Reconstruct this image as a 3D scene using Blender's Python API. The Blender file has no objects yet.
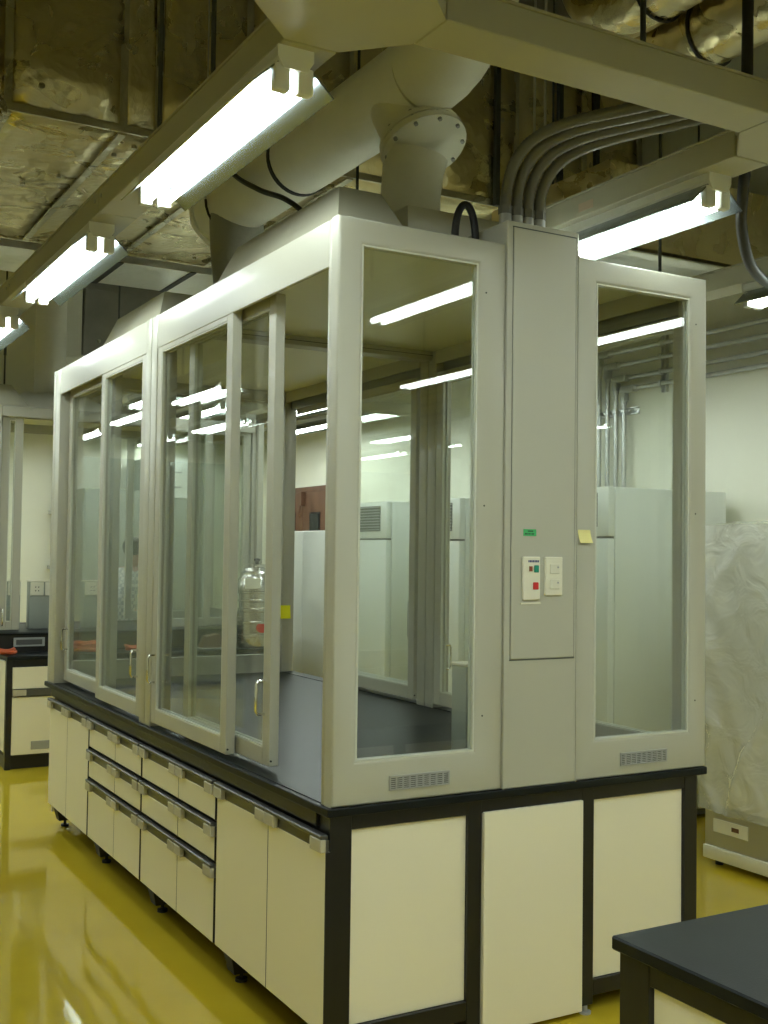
import bpy, bmesh, math, random
from mathutils import Vector, Matrix
random.seed(7)
C = bpy.context.scene
COL = C.collection
PI = math.pi

# ------------------------------------------------------------------ camera
cam = bpy.data.objects.new('camera', bpy.data.cameras.new('camera'))
COL.objects.link(cam)
RT = Vector((0.86964941, -0.49349806, 0.01302172))
UP = Vector((-0.02914795, -0.02499783, 0.99926248))
FW = Vector((0.49280858, 0.86938758, 0.0361238))
cam.matrix_world = Matrix(((RT.x, UP.x, -FW.x, -1.6477), (RT.y, UP.y, -FW.y, -3.2246),
                           (RT.z, UP.z, -FW.z, 1.6671), (0, 0, 0, 1)))
cam.data.sensor_fit = 'VERTICAL'
cam.data.sensor_height = 24
cam.data.sensor_width = 18
cam.data.lens = 1126.34 / 1024 * 24
cam.data.clip_start = 0.05
C.camera = cam

# ------------------------------------------------------------------ world, light levels, exposure
w = bpy.data.worlds.new('world'); C.world = w; w.use_nodes = True
w.node_tree.nodes['Background'].inputs[0].default_value = (0.5, 0.55, 0.5, 1)
w.node_tree.nodes['Background'].inputs[1].default_value = 0.02
TUBE_STRENGTH = 12.5
TUBE_COLOR = (0.89, 1.0, 0.96)
C.view_settings.view_transform = 'Standard'
C.view_settings.look = 'None'
C.view_settings.gamma = 1.0
C.view_settings.use_curve_mapping = False
C.view_settings.exposure = 1.0
cy = C.cycles
cy.max_bounces = 10; cy.diffuse_bounces = 5; cy.glossy_bounces = 5; cy.transmission_bounces = 6
cy.transparent_max_bounces = 40
cy.caustics_reflective = False; cy.caustics_refractive = False
cy.sample_clamp_indirect = 4.0
cy.use_denoising = True

# ------------------------------------------------------------------ materials
def new_mat(name):
    m = bpy.data.materials.new(name); m.use_nodes = True
    nt = m.node_tree
    return m, nt, nt.nodes['Principled BSDF']

def mat(name, col, rough=0.5, metal=0.0, bump=0.0, bscale=40.0, vary=0.0, vscale=6.0, coat=0.0, spec=0.5, stretch=None, bdetail=4.0):
    m, nt, p = new_mat(name)
    p.inputs['Base Color'].default_value = (*col, 1)
    p.inputs['Roughness'].default_value = rough
    p.inputs['Metallic'].default_value = metal
    p.inputs['Specular IOR Level'].default_value = spec
    p.inputs['Coat Weight'].default_value = coat
    p.inputs['Coat Roughness'].default_value = 0.06
    if bump or vary:
        tc = nt.nodes.new('ShaderNodeTexCoord')
        src = tc.outputs['Object']
        if stretch:
            mp = nt.nodes.new('ShaderNodeMapping'); mp.inputs['Scale'].default_value = stretch
            nt.links.new(src, mp.inputs['Vector']); src = mp.outputs['Vector']
    if vary:
        n = nt.nodes.new('ShaderNodeTexNoise'); n.inputs['Scale'].default_value = vscale; n.inputs['Detail'].default_value = 5
        nt.links.new(src, n.inputs['Vector'])
        r = nt.nodes.new('ShaderNodeValToRGB')
        r.color_ramp.elements[0].position = 0.3; r.color_ramp.elements[1].position = 0.7
        r.color_ramp.elements[0].color = (*[max(0, c * (1 - vary)) for c in col], 1)
        r.color_ramp.elements[1].color = (*[min(1, c * (1 + vary)) for c in col], 1)
        nt.links.new(n.outputs['Fac'], r.inputs['Fac'])
        nt.links.new(r.outputs['Color'], p.inputs['Base Color'])
    if bump:
        n = nt.nodes.new('ShaderNodeTexNoise'); n.inputs['Scale'].default_value = bscale; n.inputs['Detail'].default_value = bdetail
        nt.links.new(src, n.inputs['Vector'])
        b = nt.nodes.new('ShaderNodeBump'); b.inputs['Strength'].default_value = bump; b.inputs['Distance'].default_value = 0.02
        nt.links.new(n.outputs['Fac'], b.inputs['Height'])
        nt.links.new(b.outputs['Normal'], p.inputs['Normal'])
    return m

def glass_mat(name, tint, refl=1.0):
    """clear sheet glass: straight-through transmission plus Schlick reflection on each face of the pane"""
    m, nt, p = new_mat(name)
    nt.nodes.remove(p)
    out = nt.nodes['Material Output']
    lw = nt.nodes.new('ShaderNodeLayerWeight'); lw.inputs['Blend'].default_value = 0.5
    pw = nt.nodes.new('ShaderNodeMath'); pw.operation = 'POWER'; pw.inputs[1].default_value = 5
    nt.links.new(lw.outputs['Facing'], pw.inputs[0])
    ma = nt.nodes.new('ShaderNodeMath'); ma.operation = 'MULTIPLY_ADD'
    ma.inputs[1].default_value = 0.955 * refl; ma.inputs[2].default_value = 0.045 * refl
    nt.links.new(pw.outputs[0], ma.inputs[0])
    tr = nt.nodes.new('ShaderNodeBsdfTransparent'); tr.inputs['Color'].default_value = (*tint, 1)
    gl = nt.nodes.new('ShaderNodeBsdfGlossy'); gl.inputs['Roughness'].default_value = 0.0
    mx = nt.nodes.new('ShaderNodeMixShader')
    nt.links.new(ma.outputs[0], mx.inputs['Fac'])
    nt.links.new(tr.outputs[0], mx.inputs[1]); nt.links.new(gl.outputs[0], mx.inputs[2])
    nt.links.new(mx.outputs[0], out.inputs['Surface'])
    return m

def film_mat(name):
    """thin clear polythene film: mostly see-through, milky, with bright creases"""
    m, nt, p = new_mat(name)
    out = nt.nodes['Material Output']
    p.inputs['Base Color'].default_value = (0.85, 0.87, 0.83, 1)
    p.inputs['Roughness'].default_value = 0.12
    p.inputs['Specular IOR Level'].default_value = 0.9
    tc = nt.nodes.new('ShaderNodeTexCoord')
    n = nt.nodes.new('ShaderNodeTexNoise'); n.inputs['Scale'].default_value = 6; n.inputs['Detail'].default_value = 3; n.inputs['Distortion'].default_value = 0.8
    nt.links.new(tc.outputs['Object'], n.inputs['Vector'])
    b = nt.nodes.new('ShaderNodeBump'); b.inputs['Strength'].default_value = 0.8; b.inputs['Distance'].default_value = 0.07
    nt.links.new(n.outputs['Fac'], b.inputs['Height']); nt.links.new(b.outputs['Normal'], p.inputs['Normal'])
    tr = nt.nodes.new('ShaderNodeBsdfTransparent'); tr.inputs['Color'].default_value = (0.96, 0.97, 0.96, 1)
    mx = nt.nodes.new('ShaderNodeMixShader'); mx.inputs['Fac'].default_value = 0.4
    nt.links.new(tr.outputs[0], mx.inputs[1]); nt.links.new(p.outputs[0], mx.inputs[2])
    nt.links.new(mx.outputs[0], out.inputs['Surface'])
    return m

def foil_mat(name, col, rough, metal=0.85):
    m, nt, p = new_mat(name)
    p.inputs['Base Color'].default_value = (*col, 1); p.inputs['Metallic'].default_value = metal
    tc = nt.nodes.new('ShaderNodeTexCoord')
    v = nt.nodes.new('ShaderNodeTexVoronoi'); v.inputs['Scale'].default_value = 16; v.feature = 'F1'
    n1 = nt.nodes.new('ShaderNodeTexNoise'); n1.inputs['Scale'].default_value = 3.5; n1.inputs['Detail'].default_value = 6; n1.inputs['Distortion'].default_value = 0.8
    nt.links.new(tc.outputs['Object'], n1.inputs['Vector']); nt.links.new(tc.outputs['Object'], v.inputs['Vector'])
    a = nt.nodes.new('ShaderNodeMath'); a.operation = 'MULTIPLY_ADD'; a.inputs[1].default_value = 0.25
    nt.links.new(v.outputs['Distance'], a.inputs[0]); nt.links.new(n1.outputs['Fac'], a.inputs[2])
    b = nt.nodes.new('ShaderNodeBump'); b.inputs['Strength'].default_value = 0.42; b.inputs['Distance'].default_value = 0.05
    nt.links.new(a.outputs[0], b.inputs['Height']); nt.links.new(b.outputs['Normal'], p.inputs['Normal'])
    r = nt.nodes.new('ShaderNodeMapRange'); r.inputs['To Min'].default_value = rough - 0.12; r.inputs['To Max'].default_value = rough + 0.15
    nt.links.new(n1.outputs['Fac'], r.inputs['Value']); nt.links.new(r.outputs['Result'], p.inputs['Roughness'])
    return m

def emit_mat(name, col, s):
    m, nt, p = new_mat(name)
    p.inputs['Base Color'].default_value = (0.9, 0.9, 0.9, 1)
    p.inputs['Emission Color'].default_value = (*col, 1)
    p.inputs['Emission Strength'].default_value = s
    return m

def check_mat(name, a, b, s):
    m, nt, p = new_mat(name)
    tc = nt.nodes.new('ShaderNodeTexCoord'); ck = nt.nodes.new('ShaderNodeTexChecker')
    ck.inputs['Scale'].default_value = s
    ck.inputs['Color1'].default_value = (*a, 1); ck.inputs['Color2'].default_value = (*b, 1)
    nt.links.new(tc.outputs['Object'], ck.inputs['Vector']); nt.links.new(ck.outputs['Color'], p.inputs['Base Color'])
    p.inputs['Roughness'].default_value = 0.8
    return m

M = {
    'paint': mat('warm_grey_paint', (0.455, 0.45, 0.37), 0.40, bump=0.02, bscale=300, coat=0.08),
    'booth_roof': mat('booth_roof_paint', (0.84, 0.84, 0.72), 0.35),
    'track': mat('sliding_track_aluminium', (0.33, 0.34, 0.32), 0.4, metal=0.6),
    'cream': mat('cream_laminate', (0.90, 0.86, 0.69), 0.38, bump=0.02, bscale=400),
    'black': mat('black_laminate', (0.010, 0.010, 0.010), 0.35, bump=0.03, bscale=300),
    'worktop': mat('black_resin_worktop', (0.008, 0.0105, 0.011), 0.36, spec=0.2, bump=0.04, bscale=220, vary=0.25, vscale=9),
    'alu': mat('brushed_aluminium', (0.52, 0.52, 0.49), 0.35, metal=0.85, stretch=(1, 1, 60), bump=0.04, bscale=30),
    'handle_end': mat('pale_plastic_handle_end', (0.50, 0.47, 0.36), 0.45),
    'chrome': mat('chrome', (0.75, 0.75, 0.72), 0.12, metal=1.0),
    'steel': mat('stainless_steel', (0.62, 0.60, 0.56), 0.22, metal=1.0, bump=0.05, bscale=12),
    'glass': glass_mat('clear_glass', (0.982, 0.996, 0.988)),
    'gasket': mat('pale_glazing_gasket', (0.62, 0.64, 0.55), 0.4),
    'rubber': mat('black_rubber', (0.012, 0.012, 0.012), 0.6),
    'foil': foil_mat('crinkled_foil_insulation', (0.66, 0.58, 0.33), 0.27, 0.90),
    'foil_bright': foil_mat('bright_foil_sheet', (0.90, 0.90, 0.84), 0.34),
    'foil_tape': foil_mat('aluminium_tape', (0.52, 0.49, 0.36), 0.28),
    'duct': mat('grey_painted_duct', (0.84, 0.83, 0.71), 0.5, bump=0.08, bscale=14, vary=0.06, vscale=3),
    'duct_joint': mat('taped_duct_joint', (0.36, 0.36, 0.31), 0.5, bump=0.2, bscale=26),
    'raceway': mat('cream_painted_raceway', (0.42, 0.41, 0.31), 0.45, bump=0.02, bscale=120),
    'fixture': mat('white_enamel', (0.72, 0.73, 0.68), 0.35),
    'reflector': mat('polished_aluminium_reflector', (0.30, 0.35, 0.385), 0.25, metal=1.0),
    'tube': emit_mat('lit_fluorescent_tube', TUBE_COLOR, TUBE_STRENGTH),
    'fridge': mat('white_enamelled_steel', (0.80, 0.83, 0.77), 0.35, bump=0.02, bscale=200),
    'fridge_gap': mat('grey_door_seal', (0.16, 0.17, 0.16), 0.6),
    'grille': mat('dark_grille_plastic', (0.10, 0.11, 0.10), 0.6),
    'vent': mat('grey_vent_plastic', (0.36, 0.37, 0.36), 0.45),
    'vent_dark': mat('vent_shadow_grey', (0.10, 0.10, 0.095), 0.7),
    'film': film_mat('clear_polythene_film'),
    'wall': mat('cream_wall_paint', (0.82, 0.82, 0.68), 0.7, bump=0.03, bscale=90, vary=0.03, vscale=1.5),
    'ceiling': mat('dark_concrete_soffit', (0.26, 0.25, 0.20), 0.85, bump=0.2, bscale=18, vary=0.25, vscale=2),
    'wood': mat('brown_painted_door', (0.13, 0.062, 0.03), 0.5, bump=0.05, bscale=30, vary=0.15, vscale=8, stretch=(1, 1, 0.1)),
    'dark_glass': mat('dark_door_light', (0.05, 0.055, 0.05), 0.1),
    'conduit': mat('galvanised_conduit', (0.50, 0.51, 0.49), 0.32, metal=0.8),
    'conduit_box': mat('cast_grey_conduit_fitting', (0.40, 0.41, 0.38), 0.5, metal=0.4),
    'flex': mat('grey_corrugated_flex', (0.14, 0.14, 0.13), 0.5),
    'flex_black': mat('black_hose', (0.012, 0.012, 0.012), 0.45),
    'rod': mat('threaded_rod_steel', (0.07, 0.075, 0.07), 0.5, metal=0.5),
    'wire': mat('thin_steel_rod', (0.45, 0.45, 0.42), 0.4, metal=0.7),
    'plate': mat('ivory_plastic_plate', (0.78, 0.76, 0.62), 0.35),
    'rocker': mat('ivory_plastic_rocker', (0.72, 0.70, 0.57), 0.3),
    'red': mat('red_plastic', (0.55, 0.02, 0.02), 0.35),
    'green_lamp': mat('green_plastic', (0.01, 0.25, 0.17), 0.3),
    'brown_lamp': mat('brown_indicator', (0.22, 0.05, 0.02), 0.4),
    'blue_print': mat('blue_print', (0.02, 0.03, 0.16), 0.6),
    'ink': mat('dark_ink', (0.02, 0.07, 0.03), 0.7),
    'green_label': mat('green_label_paper', (0.05, 0.42, 0.13), 0.6),
    'note_pale': mat('pale_yellow_paper', (0.78, 0.72, 0.30), 0.8),
    'note_bright': mat('bright_yellow_paper', (0.80, 0.78, 0.01), 0.8),
    'orange_tube': mat('orange_rubber_tube', (0.55, 0.10, 0.03), 0.4),
    'skin': mat('skin', (0.40, 0.24, 0.16), 0.55),
    'hair': mat('black_hair', (0.012, 0.010, 0.009), 0.5),
    'shirt': check_mat('pale_checked_cloth', (0.72, 0.72, 0.66), (0.42, 0.45, 0.44), 30),
    'trousers': mat('dark_trouser_cloth', (0.025, 0.028, 0.035), 0.85),
    'carton': mat('white_carton', (0.70, 0.72, 0.66), 0.6),
    'teal': mat('teal_print', (0.04, 0.30, 0.26), 0.5),
    'amber': mat('amber_glass', (0.18, 0.06, 0.01), 0.1),
    'standin_cabinet': mat('dark_green_grey_steel', (0.36, 0.42, 0.35), 0.45),
    'cabinet_grey': mat('grey_green_cabinet_steel', (0.34, 0.37, 0.32), 0.45),
}

def floor_mat():
    m, nt, p = new_mat('yellow_epoxy_floor')
    tc = nt.nodes.new('ShaderNodeTexCoord')
    n = nt.nodes.new('ShaderNodeTexNoise'); n.inputs['Scale'].default_value = 1.3; n.inputs['Detail'].default_value = 6
    nt.links.new(tc.outputs['Object'], n.inputs['Vector'])
    r = nt.nodes.new('ShaderNodeValToRGB')
    r.color_ramp.elements[0].position = 0.3; r.color_ramp.elements[1].position = 0.7
    r.color_ramp.elements[0].color = (0.52, 0.39, 0.022, 1); r.color_ramp.elements[1].color = (0.60, 0.45, 0.030, 1)
    nt.links.new(n.outputs['Fac'], r.inputs['Fac']); nt.links.new(r.outputs['Color'], p.inputs['Base Color'])
    p.inputs['Roughness'].default_value = 0.06
    p.inputs['IOR'].default_value = 1.6
    n2 = nt.nodes.new('ShaderNodeTexNoise'); n2.inputs['Scale'].default_value = 5; n2.inputs['Detail'].default_value = 2
    nt.links.new(tc.outputs['Object'], n2.inputs['Vector'])
    b = nt.nodes.new('ShaderNodeBump'); b.inputs['Strength'].default_value = 0.012; b.inputs['Distance'].default_value = 0.01
    nt.links.new(n2.outputs['Fac'], b.inputs['Height']); nt.links.new(b.outputs['Normal'], p.inputs['Normal'])
    return m
M['floor'] = floor_mat()
M['wrapped_white'] = mat('ivory_cabinet_paint', (0.90, 0.87, 0.74), 0.4)
M['sticker'] = mat('faded_sticker_paper', (0.55, 0.44, 0.33), 0.6)

# ------------------------------------------------------------------ mesh helpers
class MB:
    """collects shapes, then links them as one mesh object"""
    def __init__(s):
        s.bm = bmesh.new()
    def box(s, x0, x1, y0, y1, z0, z1, bev=0.0, seg=1):
        r = bmesh.ops.create_cube(s.bm, size=1)
        sx, sy, sz = abs(x1 - x0), abs(y1 - y0), abs(z1 - z0)
        for v in r['verts']:
            v.co = Vector(((x0 + x1) / 2 + v.co.x * sx, (y0 + y1) / 2 + v.co.y * sy, (z0 + z1) / 2 + v.co.z * sz))
        if bev:
            es = list({e for v in r['verts'] for e in v.link_edges})
            bmesh.ops.bevel(s.bm, geom=es, offset=min(bev, sx / 2.2, sy / 2.2, sz / 2.2), segments=seg, affect='EDGES', profile=0.5)
        return s
    def cyl(s, a, b, r, n=14, r2=None, cap=True):
        a, b = Vector(a), Vector(b); d = b - a
        q = Vector((0, 0, 1)).rotation_difference(d.normalized())
        res = bmesh.ops.create_cone(s.bm, cap_ends=cap, cap_tris=False, segments=n, radius1=r, radius2=r if r2 is None else r2, depth=d.length)
        for v in res['verts']:
            v.co = q @ v.co + (a + b) / 2
        return s
    def tube(s, pts, r, n=10, closed=False):
        pts = [Vector(p) for p in pts]; rings = []
        N = len(pts); ref = None
        for i, p in enumerate(pts):
            t = (pts[(i + 1) % N] - pts[i - 1]) if closed else (pts[min(i + 1, N - 1)] - pts[max(i - 1, 0)])
            t.normalize()
            if ref is None:
                ref = Vector((0, 0, 1)) if abs(t.z) < 0.9 else Vector((1, 0, 0))
            u = (ref - t * ref.dot(t)).normalized(); ref = u
            v = t.cross(u)
            rr = r[i] if isinstance(r, (list, tuple)) else r
            rings.append([s.bm.verts.new(p + (u * math.cos(2 * PI * k / n) + v * math.sin(2 * PI * k / n)) * rr) for k in range(n)])
        for i in range(N if closed else N - 1):
            A, B = rings[i], rings[(i + 1) % N]
            for k in range(n):
                s.bm.faces.new((A[k], A[(k + 1) % n], B[(k + 1) % n], B[k]))
        if not closed:
            s.bm.faces.new(rings[0][::-1]); s.bm.faces.new(rings[-1])
        return s
    def lathe(s, c, prof, n=24):
        c = Vector(c); rings = []
        for r, z in prof:
            rings.append([s.bm.verts.new(c + Vector((r * math.cos(2 * PI * k / n), r * math.sin(2 * PI * k / n), z))) for k in range(n)])
        for A, B in zip(rings, rings[1:]):
            for k in range(n):
                s.bm.faces.new((A[k], A[(k + 1) % n], B[(k + 1) % n], B[k]))
        s.bm.faces.new(rings[0][::-1]); s.bm.faces.new(rings[-1])
        return s
    def frustum(s, b, t):
        """b, t = (x0,x1,y0,y1,z)"""
        vs = []
        for (x0, x1, y0, y1, z) in (b, t):
            vs.append([s.bm.verts.new(p) for p in ((x0, y0, z), (x1, y0, z), (x1, y1, z), (x0, y1, z))])
        A, B = vs
        s.bm.faces.new(A[::-1]); s.bm.faces.new(B)
        for k in range(4):
            s.bm.faces.new((A[k], A[(k + 1) % 4], B[(k + 1) % 4], B[k]))
        return s
    def prism(s, poly, z0, z1):
        A = [s.bm.verts.new((x, y, z0)) for x, y in poly]; B = [s.bm.verts.new((x, y, z1)) for x, y in poly]
        n = len(poly)
        s.bm.faces.new(A[::-1]); s.bm.faces.new(B)
        for k in range(n):
            s.bm.faces.new((A[k], A[(k + 1) % n], B[(k + 1) % n], B[k]))
        return s
    def quadgrid(s, f, nu, nv):
        g = [[s.bm.verts.new(f(i / nu, j / nv)) for j in range(nv + 1)] for i in range(nu + 1)]
        for i in range(nu):
            for j in range(nv):
                s.bm.faces.new((g[i][j], g[i + 1][j], g[i + 1][j + 1], g[i][j + 1]))
        return s
    def xf(s, mtx):
        s.bm.transform(mtx); return s
    def build(s, name, m, parent=None, smooth=False, **props):
        bmesh.ops.recalc_face_normals(s.bm, faces=s.bm.faces[:])
        me = bpy.data.meshes.new(name); s.bm.to_mesh(me); s.bm.free()
        if smooth:
            for p in me.polygons: p.use_smooth = True
            me.set_sharp_from_angle(angle=math.radians(38))
        me.materials.append(M[m] if isinstance(m, str) else m)
        o = bpy.data.objects.new(name, me); COL.objects.link(o)
        if parent: o.parent = parent
        for k, v in props.items(): o[k] = v
        return o

def thing(name, label, cat, loc=(0, 0, 0), rz=0.0, group=None):
    o = bpy.data.objects.new(name, None); COL.objects.link(o)
    o.empty_display_size = 0.1
    o.location = loc; o.rotation_euler = (0, 0, rz)
    o['label'] = label; o['category'] = cat
    if group: o['group'] = group
    return o
def tag(o, label, cat, group=None):
    o['label'] = label; o['category'] = cat
    if group: o['group'] = group
    return o
def copy_tree(o, parent=None):
    c = o.copy(); COL.objects.link(c)
    if parent: c.parent = parent
    for ch in list(o.children): copy_tree(ch, c)
    return c
def dup(o, loc, rz, label, group=None):
    c = copy_tree(o); c.location = loc; c.rotation_euler = (0, 0, rz); c['label'] = label
    if group: c['group'] = group
    return c
def B(x0, x1, y0, y1, z0, z1, name, m, parent=None, bev=0.0, seg=1, **k):
    return MB().box(x0, x1, y0, y1, z0, z1, bev, seg).build(name, m, parent, smooth=bev > 0 and seg > 1, **k)

# ------------------------------------------------------------------ room shell
S = {'kind': 'structure'}
RX0, RX1, RY0, RY1, RH = -6.2, 4.05, -6.0, 10.6, 5.4
B(RX0, RX1, RY0, RY1, -0.1, 0, 'floor', 'floor', **S)
B(RX0 - .15, RX1 + .15, RY0 - .15, RY1 + .15, RH, RH + .15, 'ceiling', 'ceiling', **S)
B(RX0 - .15, RX0, RY0, RY1, 0, RH, 'wall_left', 'wall', **S)
B(RX1, RX1 + .15, RY0, RY1, 0, RH, 'wall_right', 'wall', **S)
B(RX0 - .15, RX1 + .15, RY1, RY1 + .15, 0, RH, 'wall_back', 'wall', **S)
B(RX0 - .15, RX1 + .15, RY0 - .15, RY0, 0, RH, 'wall_front', 'wall', **S)
B(RX1 - .012, RX1, RY0, 7.9, 0, .09, 'baseboard_right', 'black', **S)

# brown double door in the right wall
d = B(RX1 - .03, RX1, 7.95, 9.35, 0, 2.42, 'door_1', 'wood', **S)
for i, y0 in enumerate((8.0, 8.655)):
    lf = B(RX1 - .055, RX1 - .03, y0, y0 + .645, .01, 2.36, 'leaf', 'wood', d, .004)
    lp = B(RX1 - .061, RX1 - .055, y0 + .19, y0 + .46, 1.15, 2.12, 'vision_frame', 'black', lf)
    B(RX1 - .066, RX1 - .061, y0 + .215, y0 + .435, 1.18, 2.095, 'pane', 'dark_glass', lf)
MB().box(RX1 - .11, RX1 - .055, 8.59, 8.65, 2.20, 2.36, .005).tube([(RX1 - .1, 8.62, 2.2), (RX1 - .12, 8.62, 2.1), (RX1 - .1, 8.62, 2.06)], .012, 6).build('door_closer', 'wood', d)

# ------------------------------------------------------------------ glass booth
def make_pull(name, parent, x, y, z0, z1, out, mtl='chrome'):
    """D pull standing out along X by out"""
    pts = [(x, y, z0), (x + out * .8, y, z0), (x + out, y, z0 + .012), (x + out, y, z1 - .012), (x + out * .8, y, z1), (x, y, z1)]
    return MB().tube(pts, .006, 8).build(name, mtl, parent, True)

def sliding_door(root, x, y0, y1, z0, z1, pull_y, out, st=.06):
    """one glazed leaf: stiles and rails (the leaf), pane and pull"""
    t = .02
    f = MB()
    f.box(x - t, x + t, y0, y0 + st, z0, z1, .003).box(x - t, x + t, y1 - st, y1, z0, z1, .003)
    f.box(x - t, x + t, y0 + st, y1 - st, z0, z0 + .066, .003).box(x - t, x + t, y0 + st, y1 - st, z1 - .05, z1, .003)
    leaf = f.build('sliding_door', 'paint', root)
    B(x - .003, x + .003, y0 + st - .004, y1 - st + .004, z0 + .062, z1 - .046, 'glass_pane', 'glass', leaf)
    g = MB(); e = .005
    for sx in (-1, 1):
        xa = x + sx * .012
        g.box(xa - .006, xa + .006, y0 + st, y1 - st, z0 + .066, z0 + .066 + e)
        g.box(xa - .006, xa + .006, y0 + st, y1 - st, z1 - .05 - e, z1 - .05)
        g.box(xa - .006, xa + .006, y0 + st, y0 + st + e, z0 + .066 + e, z1 - .05 - e)
        g.box(xa - .006, xa + .006, y1 - st - e, y1 - st, z0 + .066 + e, z1 - .05 - e)
    g.build('gasket', 'gasket', leaf)
    make_pull('pull_handle', leaf, x + out * .02, pull_y, 1.06, 1.185, out * .035)
    MB().cyl((x - .012, y0 + .001, z0 + .02), (x - .012, y0 - .004, z0 + .02), .004, 8).build('screw', 'rubber', leaf)
    return leaf

def frame_with_openings(mb, x0, x1, z0, z1, ya, yb, ops, bev=.006):
    """solid panel in XZ of thickness ya..yb with rectangular openings side by side (ops = (x0,x1,z0,z1))"""
    xs = x0
    for (a, b, c, d) in ops:
        mb.box(xs, a, ya, yb, z0, z1, 0)
        mb.box(a, b, ya, yb, z0, c, 0); mb.box(a, b, ya, yb, d, z1, 0)
        xs = b
    mb.box(xs, x1, ya, yb, z0, z1, 0)

def end_panel(root, y, sgn, W, z0, z1, detail=True):
    """end wall of the booth; sgn -1: outer face looks to -Y at y; +1 looks to +Y"""
    ya, yb = (y, y + .05) if sgn < 0 else (y - .05, y)
    o0, o1, p0, p1 = .088, .549, 1.080, 1.548
    zb, zt = z0 + .140, z1 - .086
    # two broad window frames with an opening each, rounded outer edges
    mb = MB()
    for (xa, xb, a, b) in ((0, .6645, o0, o1), (.9875, W, p0, p1)):
        bm2 = bmesh.new()
        verts = {}
        def ring(X0, X1, Z0, Z1, Y): return [(X0, Y, Z0), (X1, Y, Z0), (X1, Y, Z1), (X0, Y, Z1)]
        def add(cs): return [mb.bm.verts.new(c) for c in cs]
        fo, fi = add(ring(xa, xb, z0, z1, ya)), add(ring(a - .010, b + .010, zb - .010, zt + .010, ya))
        li = add(ring(a, b, zb, zt, ya + .007)) if sgn < 0 else add(ring(a, b, zb, zt, ya))
        bo, bi = add(ring(xa, xb, z0, z1, yb)), add(ring(a - .012, b + .012, zb - .012, zt + .012, yb))
        lb = add(ring(a, b, zb, zt, yb - .012))
        newf = []
        for k in range(4):
            n = (k + 1) % 4
            newf.append(mb.bm.faces.new((fo[k], fo[n], fi[n], fi[k])))
            mb.bm.faces.new((fi[k], fi[n], li[n], li[k]))
            mb.bm.faces.new((li[k], li[n], lb[n], lb[k]))
            mb.bm.faces.new((lb[k], lb[n], bi[n], bi[k]))
            mb.bm.faces.new((bi[k], bi[n], bo[n], bo[k]))
            mb.bm.faces.new((bo[k], bo[n], fo[n], fo[k]))
        vert_edges = [e for e in mb.bm.edges if (e.verts[0] in fo and e.verts[1] in fo)]
        bmesh.ops.bevel(mb.bm, geom=vert_edges, offset=.010, segments=3, affect='EDGES', profile=0.5)
        bm2.free()
    mb.build('end_frame', 'paint', root, True)
    ym = ya + .020 if sgn < 0 else yb - .020
    for (a, b) in ((o0, o1), (p0, p1)):
        p = B(a - .003, b + .003, ym - .003, ym + .003, zb - .003, zt + .003, 'window_pane', 'glass', root)
        g = MB(); e = .006
        for yy in (ym - .009, ym + .009):
            g.box(a, b, yy - .006, yy + .006, zb, zb + e); g.box(a, b, yy - .006, yy + .006, zt - e, zt)
            g.box(a, a + e, yy - .006, yy + .006, zb + e, zt - e); g.box(b - e, b, yy - .006, yy + .006, zb + e, zt - e)
        g.build('gasket', 'gasket', p)
        if detail:
            for zz in (zb + .12, (zb + zt) / 2, zt - .1):
                MB().cyl((b + .03, ya - .001, zz), (b + .03, ya + .006, zz), .0032, 8).build('screw', 'rubber', p)
    # service column between the windows
    cd = .30
    yc0, yc1 = (ya - .004, yb + .02) if sgn < 0 else (ya - .02, yb + .004)
    cm = MB().box(.664, .988, yc0, yc1, z0, z1 + .085, .004)
    if sgn < 0: cm.box(.664, .988, yc1 - .01, ya + cd, z1 + .012, z1 + .085, .004)
    col = cm.build('service_column', 'paint', root)
    if detail:
        B(.692, .972, yc0 - .004, yc0 + .002, 1.30, z1 + .062, 'column_door', 'paint', col, .002)
        g = MB()
        for (xa, xb, zza, zzb) in ((.688, .976, z1 + .062, z1 + .067), (.688, .976, 1.294, 1.299), (.6895, .6912, 1.296, z1 + .066), (.9728, .9742, 1.296, z1 + .066)):
            g.box(xa, xb, yc0 - .0012, yc0 + .001, zza, zzb)
        g.build('door_gap', 'grille', col)
        MB().box(.664, .668, yc0 - .0035, yc0, z0, z1).box(.984, .988, yc0 - .0035, yc0, z0, z1).build('edge_bead', 'paint', col)
        # ventilation grilles under the windows
        for (a, b) in ((.212, .446), (1.20, 1.43)):
            v = MB().box(a, b, ya - .006, ya, z0 + .038, z0 + .043).box(a, b, ya - .006, ya, z0 + .081, z0 + .086) \
                .box(a, a + .005, ya - .006, ya, z0 + .043, z0 + .081).box(b - .005, b, ya - .006, ya, z0 + .043, z0 + .081).build('vent_grille', 'vent', root)
            B(a + .005, b - .005, ya - .0015, ya + .001, z0 + .043, z0 + .081, 'backing', 'vent_dark', v)
            s = MB()
            for k in range(6):
                zz = z0 + .046 + k * .0065
                s.box(a + .005, b - .005, ya - .005, ya - .001, zz, zz + .003)
            s.build('louvre', 'vent', v)
            s = MB()
            for k in range(1, 9):
                xx = a + (b - a) * k / 9
                s.box(xx - .003, xx + .003, ya - .0055, ya - .001, z0 + .043, z0 + .081)
            s.build('mullion', 'vent', v)
    return col

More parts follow.
